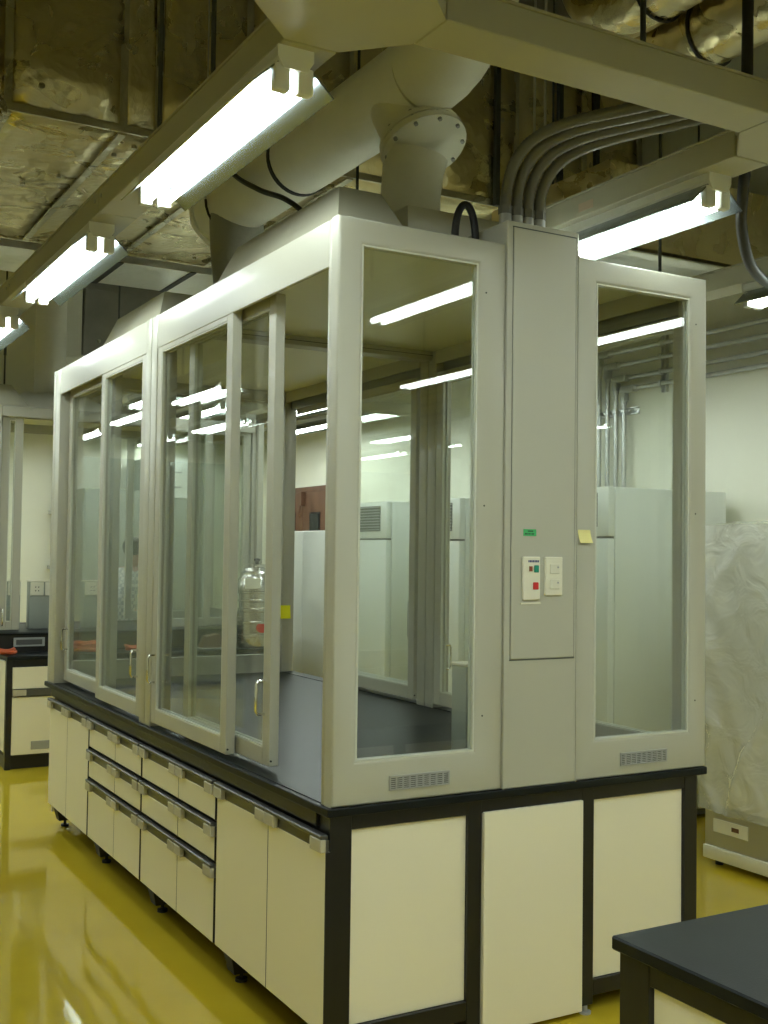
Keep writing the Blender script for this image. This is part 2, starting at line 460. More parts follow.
def make_booth(root, W, L, z0, z1, doors_left, doors_right, ends=(True, True), hh=.159, two_bays=True):
    hz = z1 - hh                                  # underside of the headers
    for side in (0, 1):
        X = (lambda a, b: (a, b)) if side == 0 else (lambda a, b: (W - b, W - a))
        mid = L / 2
        xa, xb = X(0, .10)
        fj = L - .16 if side == 0 else L - .085
        bays = ((.075, mid - .082), (mid + .082, fj)) if two_bays else ((.075, fj),)
        for (a, b) in ((.052, .075),) + (((mid - .082, mid - .003), (mid + .003, mid + .082)) if two_bays else ()) + ((fj, L - .052),):
            x2 = X(0 if side == 0 or a < L - .3 else .05, .10 if a > .1 else .082)
            B(*x2, a, b, z0, z1 if .1 < a < L - .3 else z1 - .002, 'post', 'paint', root, .004, 2)
        for nm, mt, xa_, xb_, za, zb_, bv in (('header', 'paint', .002, .016, hz, z1, .003), ('header_core', 'paint', .016, .10, z1 - .014, z1 - .002, 0),
                                      ('inner_fascia', 'paint', .094, .104, z1 - .085, z1 - .014, 0), ('top_track', 'track', .046, .054, hz + .03, z1 - .014, 0),
                                      ('bottom_track', 'worktop', .006, .094, z0, z0 + .003, 0)):
            h = MB()
            for (a, b) in bays: h.box(*X(xa_, xb_), a, b, za, zb_, bv)
            h.build(nm, mt, root)
        for (tr, a, b, py) in (doors_left if side == 0 else doors_right):
            xx = .025 if tr == 0 else .076
            out = -1 if side == 0 else 1
            sliding_door(root, xx if side == 0 else W - xx, a, b, z0 + .022, hz + .028, py, out)
    # roof sheet and the beam between the two bays
    B(.09, W - .09, .052, L - .052, z1 - .014, z1 + .010, 'roof_panel', 'booth_roof', root)
    MB().box(.104, W - .104, L / 2 - .05, L / 2 + .05, z1 - .062, z1 - .014, .003).build('cross_beam', 'paint', root)
    MB().box(.104, W - .104, L / 2 - .054, L / 2 - .050, z1 - .040, z1 - .037).build('beam_seam', 'grille', root)
    MB().box(.104, W - .104, L - .10, L - .052, z1 - .085, z1 - .014, .003).build('end_beam', 'paint', root)
    if ends[0]: end_panel(root, 0, -1, W, z0, z1, True)
    if ends[1]:
        y = L - .05
        MB().box(0, .09, y, L, z0, z1).box(W - .09, W, y, L, z0, z1).box(.09, W - .09, y, L, z0, z0 + .12).box(.09, W - .09, y, L, z1 - .094, z1).build('end_frame', 'paint', root)
        B(.088, W - .088, y + .022, y + .028, z0 + .118, z1 - .092, 'window_pane', 'glass', root)

W1, L1, Z0, Z1 = 1.638, 3.864, 0.85, 2.765
booth = thing('glass_booth', 'warm grey glazed booth with sliding doors standing on the long black worktop', 'booth', (0, 0, 0))
make_booth(booth, W1, L1, Z0, Z1,
           [(0, .92, 1.85, 1.80), (1, .62, 1.56, .665), (0, 2.025, 2.80, 2.06), (1, 2.72, 3.69, 3.62)],
           [(0, .08, 1.00, .11), (1, .92, 1.85, 1.80), (0, 2.10, 3.04, 2.99), (1, 2.055, 3.00, 2.96)])
column = [o for o in booth.children if o.name.startswith('service_column')][0]

# controls on the column (fixed parts)
cp = B(.736, .812, -.018, -.008, 1.506, 1.660, 'control_plate', 'plate', column, .003)
B(.762, .774, -.0215, -.018, 1.608, 1.626, 'indicator_lamp', 'brown_lamp', cp)
B(.782, .803, -.0225, -.018, 1.604, 1.630, 'start_button', 'green_lamp', cp, .002)
B(.778, .802, -.0225, -.018, 1.544, 1.570, 'stop_button', 'red', cp, .002)
pr = MB(); xx = .758
for k, wd in enumerate((.004, .006, .005, .006, .005, .006, .005)):
    pr.box(xx, xx + wd, -.0184, -.018, 1.640, 1.6475); xx += wd + .0015
pr.build('lettering', 'blue_print', cp)
B(.73, .818, -.012, -.008, 1.492, 1.498, 'plate_lip', 'plate', column)
sp = B(.834, .912, -.018, -.008, 1.522, 1.660, 'switch_plate', 'plate', column, .003)
for zz in (1.60, 1.545):
    B(.852, .896, -.022, -.018, zz, zz + .035, 'rocker', 'rocker', sp, .002)
    B(.884, .890, -.0235, -.022, zz + .020, zz + .026, 'rocker_mark', 'vent', sp)
gl = B(.742, .798, -.0095, -.0085, 1.733, 1.757, 'label_sticker', 'green_label', column, label='small green label with dark print')
g = MB()
for (a, b, zz) in ((.762, .769, 1.7475), (.770, .777, 1.7475), (.778, .784, 1.7475), (.748, .757, 1.738), (.759, .762, 1.738), (.764, .771, 1.738), (.773, .776, 1.738), (.778, .788, 1.738)):
    g.box(a, b, -.0099, -.0095, zz, zz + .005)
g.build('lettering', 'ink', gl)
# sticky notes are things of their own
nt_ = MB().quadgrid(lambda u, v: Vector((.990 + .058 * u + .006 * (1 - v), -.002 - .010 * (1 - v) ** 2 - .001, 1.712 + .048 * v)), 3, 4)
o = nt_.build('sticky_note', 'note_pale'); sm = o.modifiers.new('thickness', 'SOLIDIFY'); sm.thickness = .0012; sm.offset = 1
tag(o, 'pale yellow sticky note beside the column and its switches', 'note', 'sticky notes on the booth')
nt_ = MB().quadgrid(lambda u, v: Vector((1.517 + .080 * u, 3.776 - .012 * (1 - v) ** 2, 1.212 + .090 * v)), 3, 4)
o = nt_.build('sticky_note', 'note_bright'); sm = o.modifiers.new('thickness', 'SOLIDIFY'); sm.thickness = .0012; sm.offset = 1
tag(o, 'bright yellow sticky note on the rear booth post near the white refrigerator', 'note', 'sticky notes on the booth')

# ------------------------------------------------------------------ long bench under the booth
wt = MB().box(-.016, W1 - .002, -.010, L1 + .01, .822, .85, .004, 2).build('worktop', 'worktop')
tag(wt, 'black worktop slab under the big glass booth', 'worktop')

fr = thing('island_bench', 'black framed bench with cream end panels carrying the big booth', 'bench', (.8, 1.9, 0))
fr.location = (0, 0, 0)
def fpart(name, m, *bx, bev=.002): return B(*bx, name, m, fr, bev)
for (a, b) in ((0, .088), (.540, .597), (1.040, 1.096), (1.545, 1.612)):
    fpart('post', 'black', max(a, .008), b, .02, .10, .03, .822)
fpart('top_rail', 'black', .088, 1.545, .021, .09, .770, .822)
fpart('bottom_rail', 'black', .088, .540, .021, .09, .075, .140); fpart('bottom_rail', 'black', 1.096, 1.545, .021, .09, .060, .118)
for (a, b, c) in ((.088, .540, .140), (1.096, 1.545, .118)):
    fpart('infill_panel', 'cream', a, b, .034, .055, c, .770)
fpart('access_panel', 'cream', .600, 1.036, .008, .05, .018, .775)
for (x, y) in ((.045, .06), (.568, .06), (1.066, .03), (1.585, .06), (1.585, 3.75)):
    MB().cyl((x, y, 0), (x, y, .008), .022, 12).cyl((x, y, .008), (x, y, .04), .009, 8).build('levelling_foot', 'vent', fr, True)
fpart('side_rail', 'black', -.004, .010, .10, 3.74, .774, .822)
# far side of the bench: plain cream panels between black posts
for k in range(5):
    fpart('post', 'black', 1.555, 1.625, .9 * k + .10 if k else .10, .9 * k + .15 if k else .15, .03, .822)
for k in range(4):
    fpart('infill_panel', 'cream', 1.585, 1.610, .9 * k + .15, .9 * k + .9 + .10, .10, .79)
fpart('back_panel', 'cream', .012, 1.56, 3.722, 3.74, .08, .80)

def make_front(parent, y0, y1, z0, z1, kind, xf=-.012):
    """a door or drawer front in the X = xf plane with its rail handle along the top"""
    hh = .055
    f = B(xf, xf + .018, y0 + .0015, y1 - .0015, z0, z1 - hh, kind, 'cream', parent, .0015)
    B(xf + .0005, xf + .018, y0 - .0025, y0 + .0016, z0, z1 - hh, 'edge_band', 'black', f)
    h = MB()
    yy0, yy1 = y0 + .001, y1 - .001
    h.box(xf - .018, xf + .01, yy0, yy1, z1 - .014, z1, .003)
    h.box(xf + .002, xf + .012, yy0, yy1, z1 - hh, z1 - .016)
    h.build('handle_rail', 'handle_rail', f)
    for (a, b) in ((yy0, yy0 + .080), (yy1 - .080, yy1)):
        B(xf - .0185, xf + .003, a, b, z1 - hh - .001, z1 - .014, 'handle_end', 'handle_end', f, .003)
    return f
M['handle_rail'] = mat('dark_anodised_handle_rail', (0.13, 0.13, 0.12), 0.32, metal=0.7)

def base_cabinet(y0, y1, split, rows, label, group):
    """rows: list of (z0, z1, kind)"""
    t = thing('base_cabinet', label, 'cabinet', (0, 0, 0), 0, group)
    B(.012, .55, max(y0, .104) + .004, min(y1, 3.715) - .002, .135, .770, 'carcass', 'black', t)
    for (z0, z1, kind) in rows:
        make_front(t, y0 + .010, split - .001, z0, z1, kind); make_front(t, split + .001, y1 - .010, z0, z1, kind)
    for yy in (y1 - .07,):
        ft = MB().frustum((.035, .115, yy - .035, yy + .035, .040), (.012, .13, yy - .05, yy + .05, .134)).build('foot_block', 'rubber', t)
        MB().cyl((.078, yy, 0), (.078, yy, .012), .024, 12).cyl((.078, yy, .012), (.078, yy, .05), .008, 8).build('levelling_foot', 'rubber', ft, True)
    ft = MB().frustum((.46, .52, y1 - .10, y1 - .04, .045), (.44, .54, y1 - .115, y1 - .025, .135)).build('foot_block', 'rubber', t)
    MB().cyl((.49, y1 - .07, 0), (.49, y1 - .07, .05), .016, 10).build('levelling_foot', 'rubber', ft, True)
    return t
ROW3 = [(.612, .765, 'drawer'), (.452, .600, 'drawer'), (.135, .440, 'door')]
DOORS = [(.135, .765, 'door')]
G = 'base cabinets under the long worktop'
base_cabinet(.0, .965, .462, DOORS, 'cream two-door cabinet next to the bench corner post', G)
base_cabinet(.965, 1.915, 1.405, ROW3, 'cream cabinet with drawers next to the tall doors at the bench corner', G)
base_cabinet(1.915, 2.838, 2.345, ROW3, 'cream cabinet with drawers third from the bench corner post', G)
base_cabinet(2.838, 3.735, 3.30, DOORS, 'cream two-door cabinet at the far end of the long bench', G)

# ------------------------------------------------------------------ socket pedestals
def make_pedestal(label, loc, rz, w_=.20, h=.40):
    t = thing('socket_pedestal', label, 'socket', loc, rz, 'socket pedestals inside the booths')
    B(-w_ / 2, w_ / 2, -.07, .03, 0, h - .012, 'body', 'cabinet_grey', t, .006, 2)
    for s in (-1, 1):
        p = B(s * w_ / 4 - w_ / 4 + .006, s * w_ / 4 + w_ / 4 - .006, -.082, -.070, h - .125, h - .015, 'socket_plate', 'plate', t, .003)
        for zz in (h - .085, h - .055):
            for xx in (-.012, .012):
                MB().cyl((s * w_ / 4 + xx, -.0815, zz), (s * w_ / 4 + xx, -.0828, zz), .005, 8).build('socket_hole', 'rubber', p)
    MB().box(-w_ / 2 - .004, w_ / 2 + .004, -.078, .032, h - .012, h, .003).build('cap', 'plate', t)
    return t
make_pedestal('grey socket pedestal on the booth worktop behind the service column', (.815, .375, .85), 0, .2, .405)

# ------------------------------------------------------------------ second bench and booth behind
B2Y = 5.56
b2 = thing('lab_bench', 'cream and black bench behind the big booth with orange tubing on top', 'bench', (0, 0, 0))
def b2p(name, m, *bx, bev=.002, parent=None, **k): return B(*bx, name, m, parent or b2, bev, **k)
b2p('worktop', 'worktop', .09, 2.34, B2Y - .02, 7.20, .822, .85, bev=.003)
b2p('plinth', 'black', .10, 2.32, B2Y + .03, 7.15, 0, .095)
b2p('carcass', 'black', .12, 2.32, B2Y + .02, 7.15, .095, .822)
b2p('side_panel', 'cream', .098, .12, B2Y + .06, 7.12, .12, .80)
b2p('corner_post', 'black', .092, .135, B2Y, B2Y + .05, .0, .822)
for k in range(4):
    x0 = .137 + k * .545; x1 = x0 + .537
    for (z0, z1, kind) in ((.545, .765, 'drawer'), (.108, .545, 'door')):
        if kind == 'drawer':
            f = b2p('drawer', 'cream', x0, x1, B2Y, B2Y + .02, .603, .765)
        else:
            f = b2p('door', 'cream', x0, x1, B2Y, B2Y + .02, z0, z1 - .005)
            b2p('handle_rail', 'handle_rail', x0, x1, B2Y - .012, B2Y + .02, .548, .600, parent=f)
            b2p('handle_end', 'handle_end', x0, x0 + .1, B2Y - .018, B2Y, .552, .598, parent=f)
            b2p('vent_grille', 'vent', x0 + .145, x0 + .36, B2Y - .004, B2Y, .142, .205, parent=f)
br_ = thing('booth_riser', 'black riser with a vent carrying the second glazed booth', 'riser', (0, 0, 0))
B(.09, 2.34, 5.88, 7.16, .851, .985, 'riser', 'black', br_)
b2p('floor_slab', 'worktop', .09, 2.34, 5.86, 7.20, .985, 1.0, parent=br_)
v = b2p('riser_vent', 'vent', .20, .44, 5.872, 5.88, .895, .965, parent=br_)
b2p('grille', 'vent_dark', .22, .42, 5.868, 5.873, .91, .95, parent=v)

booth2 = thing('glass_booth', 'second glazed booth standing behind the big one on a raised black riser', 'booth', (.06, 7.16, 0))
def make_booth2(root):
    # built along local Y like the first one, then turned so that its working face looks to -Y
    make_booth(root, 1.26, 2.30, 1.0, 2.785, [(0, 1.45, 1.85, 1.5), (1, 1.80, 2.20, 2.15)],
               [(1, .09, .255, .12), (0, 1.42, 1.83, 1.47), (1, 1.78, 2.20, 2.15)], (False, False), .085, False)
    for y in (0, 2.30 - .05):
        fr_ = MB()
        fr_.box(0, .09, y, y + .05, 1.0, 2.785).box(1.17, 1.26, y, y + .05, 1.0, 2.785).box(.09, 1.17, y, y + .05, 1.0, 1.12).box(.09, 1.17, y, y + .05, 2.70, 2.785)
        fr_.build('end_frame', 'paint', root)
        B(.088, 1.172, y + .022, y + .028, 1.118, 2.702, 'window_pane', 'glass', root)
make_booth2(booth2)
booth2.location = (.00, 7.16, 0); booth2.rotation_euler = (0, 0, -PI / 2)      # its right-hand side becomes the working face

make_pedestal('grey socket pedestal in the second booth nearest its outer end', (.25, 6.50, 1.0), 0, .22, .40)
make_pedestal('grey socket pedestal in the second booth in front of the white wall', (.53, 6.40, 1.0), 0, .24, .40)
make_pedestal('grey socket pedestal in the second booth behind the first sliding doors', (1.00, 6.40, 1.0), 0, .28, .40)

# ------------------------------------------------------------------ bench at the camera's side
nb = thing('lab_bench', 'bare black-topped bench with cream side panels in front of the big booth', 'bench', (0, 0, 0))
def nbp(name, m, *bx, bev=.002): return B(*bx, name, m, nb, bev)
nbp('worktop', 'worktop', 0, 1.62, -3.1, -1.333, .820, .85, bev=.004)
for y in (-1.39, -2.26, -3.04):
    nbp('post', 'black', .014, .09, y - .045, y + .045, .03, .82); nbp('post', 'black', 1.50, 1.58, y - .04, y + .04, .03, .82)
    for x in (.05, 1.54):
        MB().cyl((x, y, 0), (x, y, .035), .016, 10).build('levelling_foot', 'vent', nb, True)
for (a, b) in ((-2.215, -1.435), (-2.995, -2.305)):
    nbp('top_rail', 'black', .016, .08, a, b, .772, .82); nbp('bottom_rail', 'black', .016, .08, a, b, .07, .13)
    nbp('infill_panel', 'cream', .028, .055, a, b, .13, .772)
for (a, b) in ((.09, .56), (.62, 1.05), (1.11, 1.50)):
    nbp('infill_panel', 'cream', a, b, -1.39, -1.37, .13, .76)
for x in (.56, 1.05): nbp('post', 'black', x, x + .06, -1.435, -1.36, .03, .82)
nbp('top_rail', 'black', .09, 1.50, -1.40, -1.36, .76, .82); nbp('bottom_rail', 'black', .09, 1.50, -1.40, -1.36, .07, .13)

# ------------------------------------------------------------------ things on the second bench
t = thing('water_still', 'stainless steel tiered water still on the rear bench', 'still', (2.17, 5.70, .85)); t.scale = (1.25, 1.05, 1.0)
MB().lathe((0, 0, 0), [(.118, 0), (.122, .012), (.122, .09), (.130, .094), (.130, .110), (.122, .114), (.122, .20), (.130, .204), (.130, .222), (.122, .226), (.122, .30), (.130, .305), (.130, .33), (.122, .335)], 32).build('boiler', 'steel', t, True)
MB().lathe((0, 0, .335), [(.122, 0), (.122, .05), (.130, .054), (.130, .070), (.122, .074), (.122, .12), (.130, .124), (.130, .14), (.120, .144)], 32).build('condenser', 'steel', t, True)
MB().lathe((0, 0, .479), [(.132, 0), (.132, .10), (.118, .118), (.118, .15), (.095, .168), (.09, .195), (.06, .205), (.06, .225), (.02, .232)], 32).build('lid', 'steel', t, True)
MB().lathe((0, 0, .711), [(.012, 0), (.012, .02), (.022, .024), (.022, .04), (.008, .046)], 14).build('lid_knob', 'rubber', t, True)
MB().box(-.13, -.02, -.136, -.126, .50, .59, .003).build('paper_label', 'plate', t)
MB().cyl((.0, -.118, .17), (.0, -.128, .17), .042, 20).build('emblem', 'red', t, True)
MB().tube([(.12, 0, .10), (.16, 0, .10), (.17, 0, .09), (.17, 0, .06)], .010, 8).build('tap', 'chrome', t, True)

def coil(label, loc, r, turns):
    mb = MB(); pts = []
    for k in range(turns * 14):
        a = k * 2 * PI / 14
        rr = r * (1 + .12 * math.sin(a * 1.3))
        pts.append((rr * math.cos(a), rr * .7 * math.sin(a), .012 + .012 * k / 14 + .006 * math.sin(a * 2.1)))
    mb.tube(pts, .010, 6)
    o = mb.build('rubber_tubing', 'orange_tube', smooth=True); o.location = loc
    return tag(o, label, 'tubing', 'orange tubing on the rear bench')
coil('loose coil of orange rubber tubing at the open end of the rear bench', (.115, 5.68, .85), .06, 3)
coil('larger pile of orange rubber tubing seen through the sliding doors', (.72, 5.70, .85), .09, 6)
coil('small coil of orange rubber tubing lying right of the bigger orange pile', (1.10, 5.69, .85), .06, 3)

t = thing('carton', 'white carton with a teal printed face on the rear bench', 'box', (1.32, 5.70, .85))
B(-.075, .075, -.05, .05, 0, .20, 'box', 'carton', t, .003)
B(-.055, .055, -.0515, -.0495, .04, .17, 'printed_face', 'teal', t); B(-.03, .03, -.053, -.051, .07, .14, 'printed_window', 'carton', t)
t = thing('cardboard_tray', 'open dark wedge-shaped tray on the bench beside the steel still', 'tray', (1.78, 5.73, .85))
mb = MB(); mb.prism([(-.10, 0), (.10, 0), (.05, .12), (-.06, .10)], -.06, .06); mb.xf(Matrix.Rotation(PI / 2, 4, 'X')); mb.build('tray_body', 'wood', t)
B(-.11, .11, -.065, .065, 0, .008, 'tray_base', 'carton', t)

t = thing('bench_mirror', 'oval steel mirror on a stand seen behind the sliding doors', 'mirror', (.92, 5.79, .85))
mb = MB(); mb.lathe((0, 0, 0), [(.10, -.008), (.105, 0), (.10, .008)], 28)
mb.xf(Matrix.Translation((0, 0, .40)) @ Matrix.Rotation(PI / 2 - .1, 4, 'X') @ Matrix.Diagonal((.55, 1.55, 1, 1))); mb.build('mirror_disc', 'steel', t, True)
MB().cyl((0, .02, 0), (0, .02, .28), .010, 10).build('stand', 'steel', t, True)
MB().cyl((0, .02, 0), (0, .02, .012), .06, 20).build('base', 'steel', t, True)

# ------------------------------------------------------------------ refrigerators along the right wall
def fridge(label, y0, y1, h, grille=True, xf=2.93, xb=3.93):
    plain = not grille
    t = thing('refrigerator', label, 'refrigerator', (0, 0, 0), 0, 'tall white refrigerators along the right wall')
    B(xf + .055, xb, y0, y1, .06, h, 'body', 'fridge', t, .008, 2)
    zt = h - .31
    if plain:
        zt = h
    top = t if plain else B(xf, xf + .052, y0, y1, zt + .006, h, 'top_panel', 'fridge', t, .006, 2)
    if grille:
        g = B(xf - .004, xf, y0 + .10, y1 - .10, h - .245, h - .035, 'vent_grille', 'vent_dark', top)
        s = MB()
        for k in range(9):
            z = h - .238 + k * .0235
            s.box(xf - .010, xf - .003, y0 + .10, y1 - .10, z, z + .010)
        s.build('louvre', 'vent', top)
    ys = (y0, y0 + .60, y1) if plain else (y0, y1)
    for p_, q_ in zip(ys, ys[1:]): dr = B(xf, xf + .052, p_ + .002, q_ - .002, .09, zt - .008, 'door', 'fridge', t, .006, 2)
    B(xf + .035, xf + .056, y0 + .012, y1 - .012, .08, h - .02, 'door_seal', 'fridge_gap', t)
    mb = MB(); mb.tube([(xf, y1 - .07, 1.0), (xf - .045, y1 - .07, 1.0), (xf - .05, y1 - .07, 1.02), (xf - .05, y1 - .07, 1.28), (xf - .045, y1 - .07, 1.3), (xf, y1 - .07, 1.3)], .011, 8)
    if plain: mb.bm.free()
    else: mb.build('handle', 'vent', dr, True)
    B(xf + .06, xb - .02, y0 + .02, y1 - .02, .02, .06, 'plinth', 'fridge_gap', t)
    for (x, y) in ((xf + .1, y0 + .06), (xf + .1, y1 - .06), (xb - .1, y0 + .06), (xb - .1, y1 - .06)):
        MB().cyl((x, y, 0), (x, y, .03), .02, 10).build('foot', 'rubber', t)
    return t
fridge('tall white refrigerator behind the booth by the vertical conduits', 2.075, 2.87, 2.09)
fridge('tall white refrigerator seen behind the booth socket pedestal', 3.72, 4.42, 2.08)
fridge('tall white refrigerator with a dark vent grille seen through the booth doors', 4.81, 5.60, 2.09)
fridge('lower white refrigerator in the open gap below the brown doors', 5.80, 7.05, 1.865, False)

# polythene-wrapped cabinet
t = thing('wrapped_cabinet', 'white cabinet wrapped in clear plastic film beside the booth end', 'cabinet', (0, 0, 0))
XF, YA, YB, HT = 2.99, .30, 1.305, 1.83
B(XF, 3.85, YA, YB, .26, HT, 'body', 'wrapped_white', t, .01, 2)
dr = B(XF - .03, XF - .002, YA + .004, YB - .004, .325, HT - .01, 'door', 'wrapped_white', t, .006, 2)
B(XF - .028, XF, YA, YB, .10, .315, 'lower_panel', 'alu', t, .003)
B(XF, 3.85, YA + .01, YB - .01, .09, .26, 'lower_body', 'vent', t)
lb = B(XF - .032, XF - .028, 1.00, 1.24, .185, .255, 'rating_label', 'plate', t)
B(XF - .034, XF - .032, 1.06, 1.11, .21, .232, 'label_mark', 'wood', lb)
B(XF - .045, 3.86, YA - .01, YB, .035, .105, 'base_rail', 'plate', t, .006, 2)
for (x, y) in ((XF + .02, YB - .06), (XF + .02, YA + .06), (3.75, YB - .06), (3.75, YA + .06)):
    MB().cyl((x, y, 0), (x, y, .04), .022, 12).build('foot', 'rubber', t)
rnd = random.Random(3)
folds = [(rnd.uniform(-.6, 1.6), rnd.uniform(.5, 3), rnd.uniform(.02, .07), rnd.uniform(.010, .034), rnd.uniform(-1.6, 1.6)) for _ in range(18)]
def wr(u, v):
    s = 0
    for (c, fr_, w_, a_, k) in folds:
        dd = (u - c + k * (v - .6) * .7 + .05 * math.sin(fr_ * 7 * v + c * 9))
        s += a_ * math.exp(-(dd / w_) ** 2)
    return s
def film_front(u, v):
    y = YA - .03 + (YB - YA + .05) * u; z = .30 + (HT + .015 - .30) * v
    return Vector((XF - .035 - wr(u, v) * (.4 + .6 * min(1, (1 - v) * 4 + .2)) - .015 * (1 - v), y, z))
def film_top(u, v):
    return Vector((XF - .04 + .9 * v, YA - .03 + (YB - YA + .05) * u, HT + .012 + .6 * wr(u, v * .5) * .6))
def film_side(u, v):
    z = .30 + (HT + .01 - .30) * v
    return Vector((XF - .035 + .88 * u, YA - .02 - wr(u * .8 + .1, v) * .9, z))
mb = MB().quadgrid(film_front, 70, 60); mb.quadgrid(film_top, 50, 12); mb.quadgrid(film_side, 30, 40)
mb.build('plastic_wrap', 'film', t, True)

# ------------------------------------------------------------------ conduits on the right wall
XW = RX1
Zc = (3.19, 3.09, 2.985, 2.90); Yc = (3.43, 3.335, 3.24, 3.15)
for i, (z, y) in enumerate(zip(Zc, Yc)):
    t = thing('wall_conduit', ('galvanised conduit on the wall, topmost of the four parallel runs', 'galvanised conduit on the wall, second of the four runs from the top',
              'galvanised conduit on the wall, third of the four runs from the top', 'galvanised conduit on the wall, lowest of the four parallel runs')[i], 'conduit', (0, 0, 0), 0, 'conduits on the right wall')
    MB().cyl((XW - .045, y - .09, z), (XW - .045, RY0 + .02, z), .017, 12).build('horizontal_run', 'conduit', t, True)
    MB().cyl((XW - .045, y, z - .06), (XW - .045, y, .9), .017, 12).build('vertical_run', 'conduit', t, True)
    e = MB().box(XW - .072, XW - .018, y - .12, y + .026, z - .026, z + .026, .010, 2).box(XW - .070, XW - .020, y - .025, y + .025, z - .085, z, .008, 2).build('elbow_box', 'conduit_box', t, True)
    MB().cyl((XW - .045, y - .15, z), (XW - .045, y - .12, z), .023, 6).cyl((XW - .045, y, z - .11), (XW - .045, y, z - .085), .023, 6).build('lock_nut', 'conduit', e)
def strut(label, kind, y0, y1, z0, z1, clamps):
    t = thing('wall_strut', label, 'bracket', (0, 0, 0), 0, 'steel strut brackets on the right wall')
    mb = MB().box(XW - .005, XW, y0, y1, z0, z1)
    if kind == 'h': mb.box(XW - .026, XW - .005, y0, y1, z0, z0 + .006).box(XW - .026, XW - .005, y0, y1, z1 - .006, z1)
    else: mb.box(XW - .026, XW - .005, y0, y0 + .006, z0, z1).box(XW - .026, XW - .005, y1 - .006, y1, z0, z1)
    mb.build('channel', 'conduit', t)
    for (y, z) in clamps:
        if kind == 'h': MB().box(XW - .068, XW - .022, y - .026, y + .026, (z0 + z1) / 2 - .012, (z0 + z1) / 2 + .012, .004).build('pipe_clamp', 'conduit', t)
        else: MB().box(XW - .068, XW - .022, (y0 + y1) / 2 - .012, (y0 + y1) / 2 + .012, z - .024, z + .024, .004).build('pipe_clamp', 'conduit', t)
strut('horizontal steel strut clamping the four vertical conduits above the refrigerator', 'h', 3.03, 3.56, 2.715, 2.765, [(y, 0) for y in Yc])
strut('vertical steel strut clamping the horizontal conduits near their elbows', 'v', 2.735, 2.785, 2.84, 3.30, [(0, z) for z in Zc])
strut('vertical steel strut clamping the horizontal conduits beyond the booth corner', 'v', 1.0, 1.05, 2.84, 3.25, [(0, z) for z in Zc])

# ------------------------------------------------------------------ ceiling: light raceways
ZB, ZT = 3.06, 3.155
def raceway(label, axis, c, a, b, w_=.165, hang=None):
    t = thing('ceiling_raceway', label, 'raceway', (0, 0, 0), 0, 'cream cable raceways under the ceiling')
    n = max(1, round((b - a) / 1.95))
    for k in range(n):
        p, q = a + (b - a) * k / n + .002, a + (b - a) * (k + 1) / n - .002
        bx = (c - w_ / 2, c + w_ / 2, p, q) if axis == 'y' else (p, q, c - w_ / 2, c + w_ / 2)
        B(*bx, ZB, ZT, 'raceway_section', 'raceway', t, .003)
        lid = (bx[0] - .004, bx[1] + .004, bx[2], bx[3]) if axis == 'y' else (bx[0], bx[1], bx[2] - .004, bx[3] + .004)
        B(*lid, ZT, ZT + .008, 'raceway_lid', 'raceway', t)
        if k:
            m_ = p
            for s in (-1, 1):
                for dd in (-.045, .045):
                    o_ = c + s * w_ / 2
                    if axis == 'y': MB().cyl((o_, m_ + dd, ZB + .06), (o_ + s * .006, m_ + dd, ZB + .06), .009, 8).build('bolt', 'vent', t)
                    else: MB().cyl((m_ + dd, o_, ZB + .06), (m_ + dd, o_ + s * .006, ZB + .06), .009, 8).build('bolt', 'vent', t)
    for mpos in (hang or [(a + b) / 2 - 1.2, (a + b) / 2 + 1.2]):
        hx, hy = (c, mpos) if axis == 'y' else (mpos, c)
        top = 4.02 if 2.95 < hy < 5.7 else (3.99 if 5.7 <= hy < 6.6 else RH)
        MB().cyl((hx, hy, ZT), (hx, hy, top), .009, 8).cyl((hx, hy, ZT), (hx, hy, ZT + .04), .016, 8).cyl((hx, hy, ZT + .40), (hx, hy, ZT + .50), .014, 8).build('hanger_rod', 'rod', t)
    return t
XR = (-.33, 1.39, 2.80)
YX = -.697
raceway('cream raceway over the booth door side running to the rear wall', 'y', XR[0], -.455, RY1, hang=[.30, .86, 4.2, 7.3, 9.0])
raceway('cream raceway over the bay in front of the booth door side', 'y', XR[0], RY0, -.94)
raceway('cream raceway carrying the light beside the flexible conduits', 'y', XR[1], -.455, RY1, hang=[2.5, 4.2, 7.3, 9.0])
raceway('cream raceway overhead in front of the service column', 'y', XR[1], RY0, -.94)
raceway('cream raceway along the refrigerator aisle by the right wall', 'y', XR[2], RY0, RY1, hang=[-4, -1.6, 1.5, 4.2, 7.2, 9.0])
raceway('cream raceway over the open aisle beside the booth doors', 'y', -1.60, YX + .09, RY1)
raceway('cream raceway over the open aisle by the viewer', 'y', -1.60, RY0, YX - .09)
raceway('cream raceway along the far side of the open aisle', 'y', -2.57, YX + .09, RY1)
raceway('cream raceway along the far side of the open aisle by the viewer', 'y', -2.57, RY0, YX - .09)
raceway('added cream raceway over the rear bench behind the big booth', 'y', 2.10, 4.25, RY1)  # added with the runs just below it, only to carry added lamps
raceway('added cream raceway over the rear corner of the second booth', 'y', .52, 8.15, RY1)
raceway('added cream raceway above the lower white refrigerator', 'y', 3.50, 6.6, RY1)
raceway('added cream raceway over the bare bench in front of the booth', 'y', .50, RY0, -1.75)
raceway('added cream raceway right above the viewer', 'y', -.98, RY0, YX - .09)
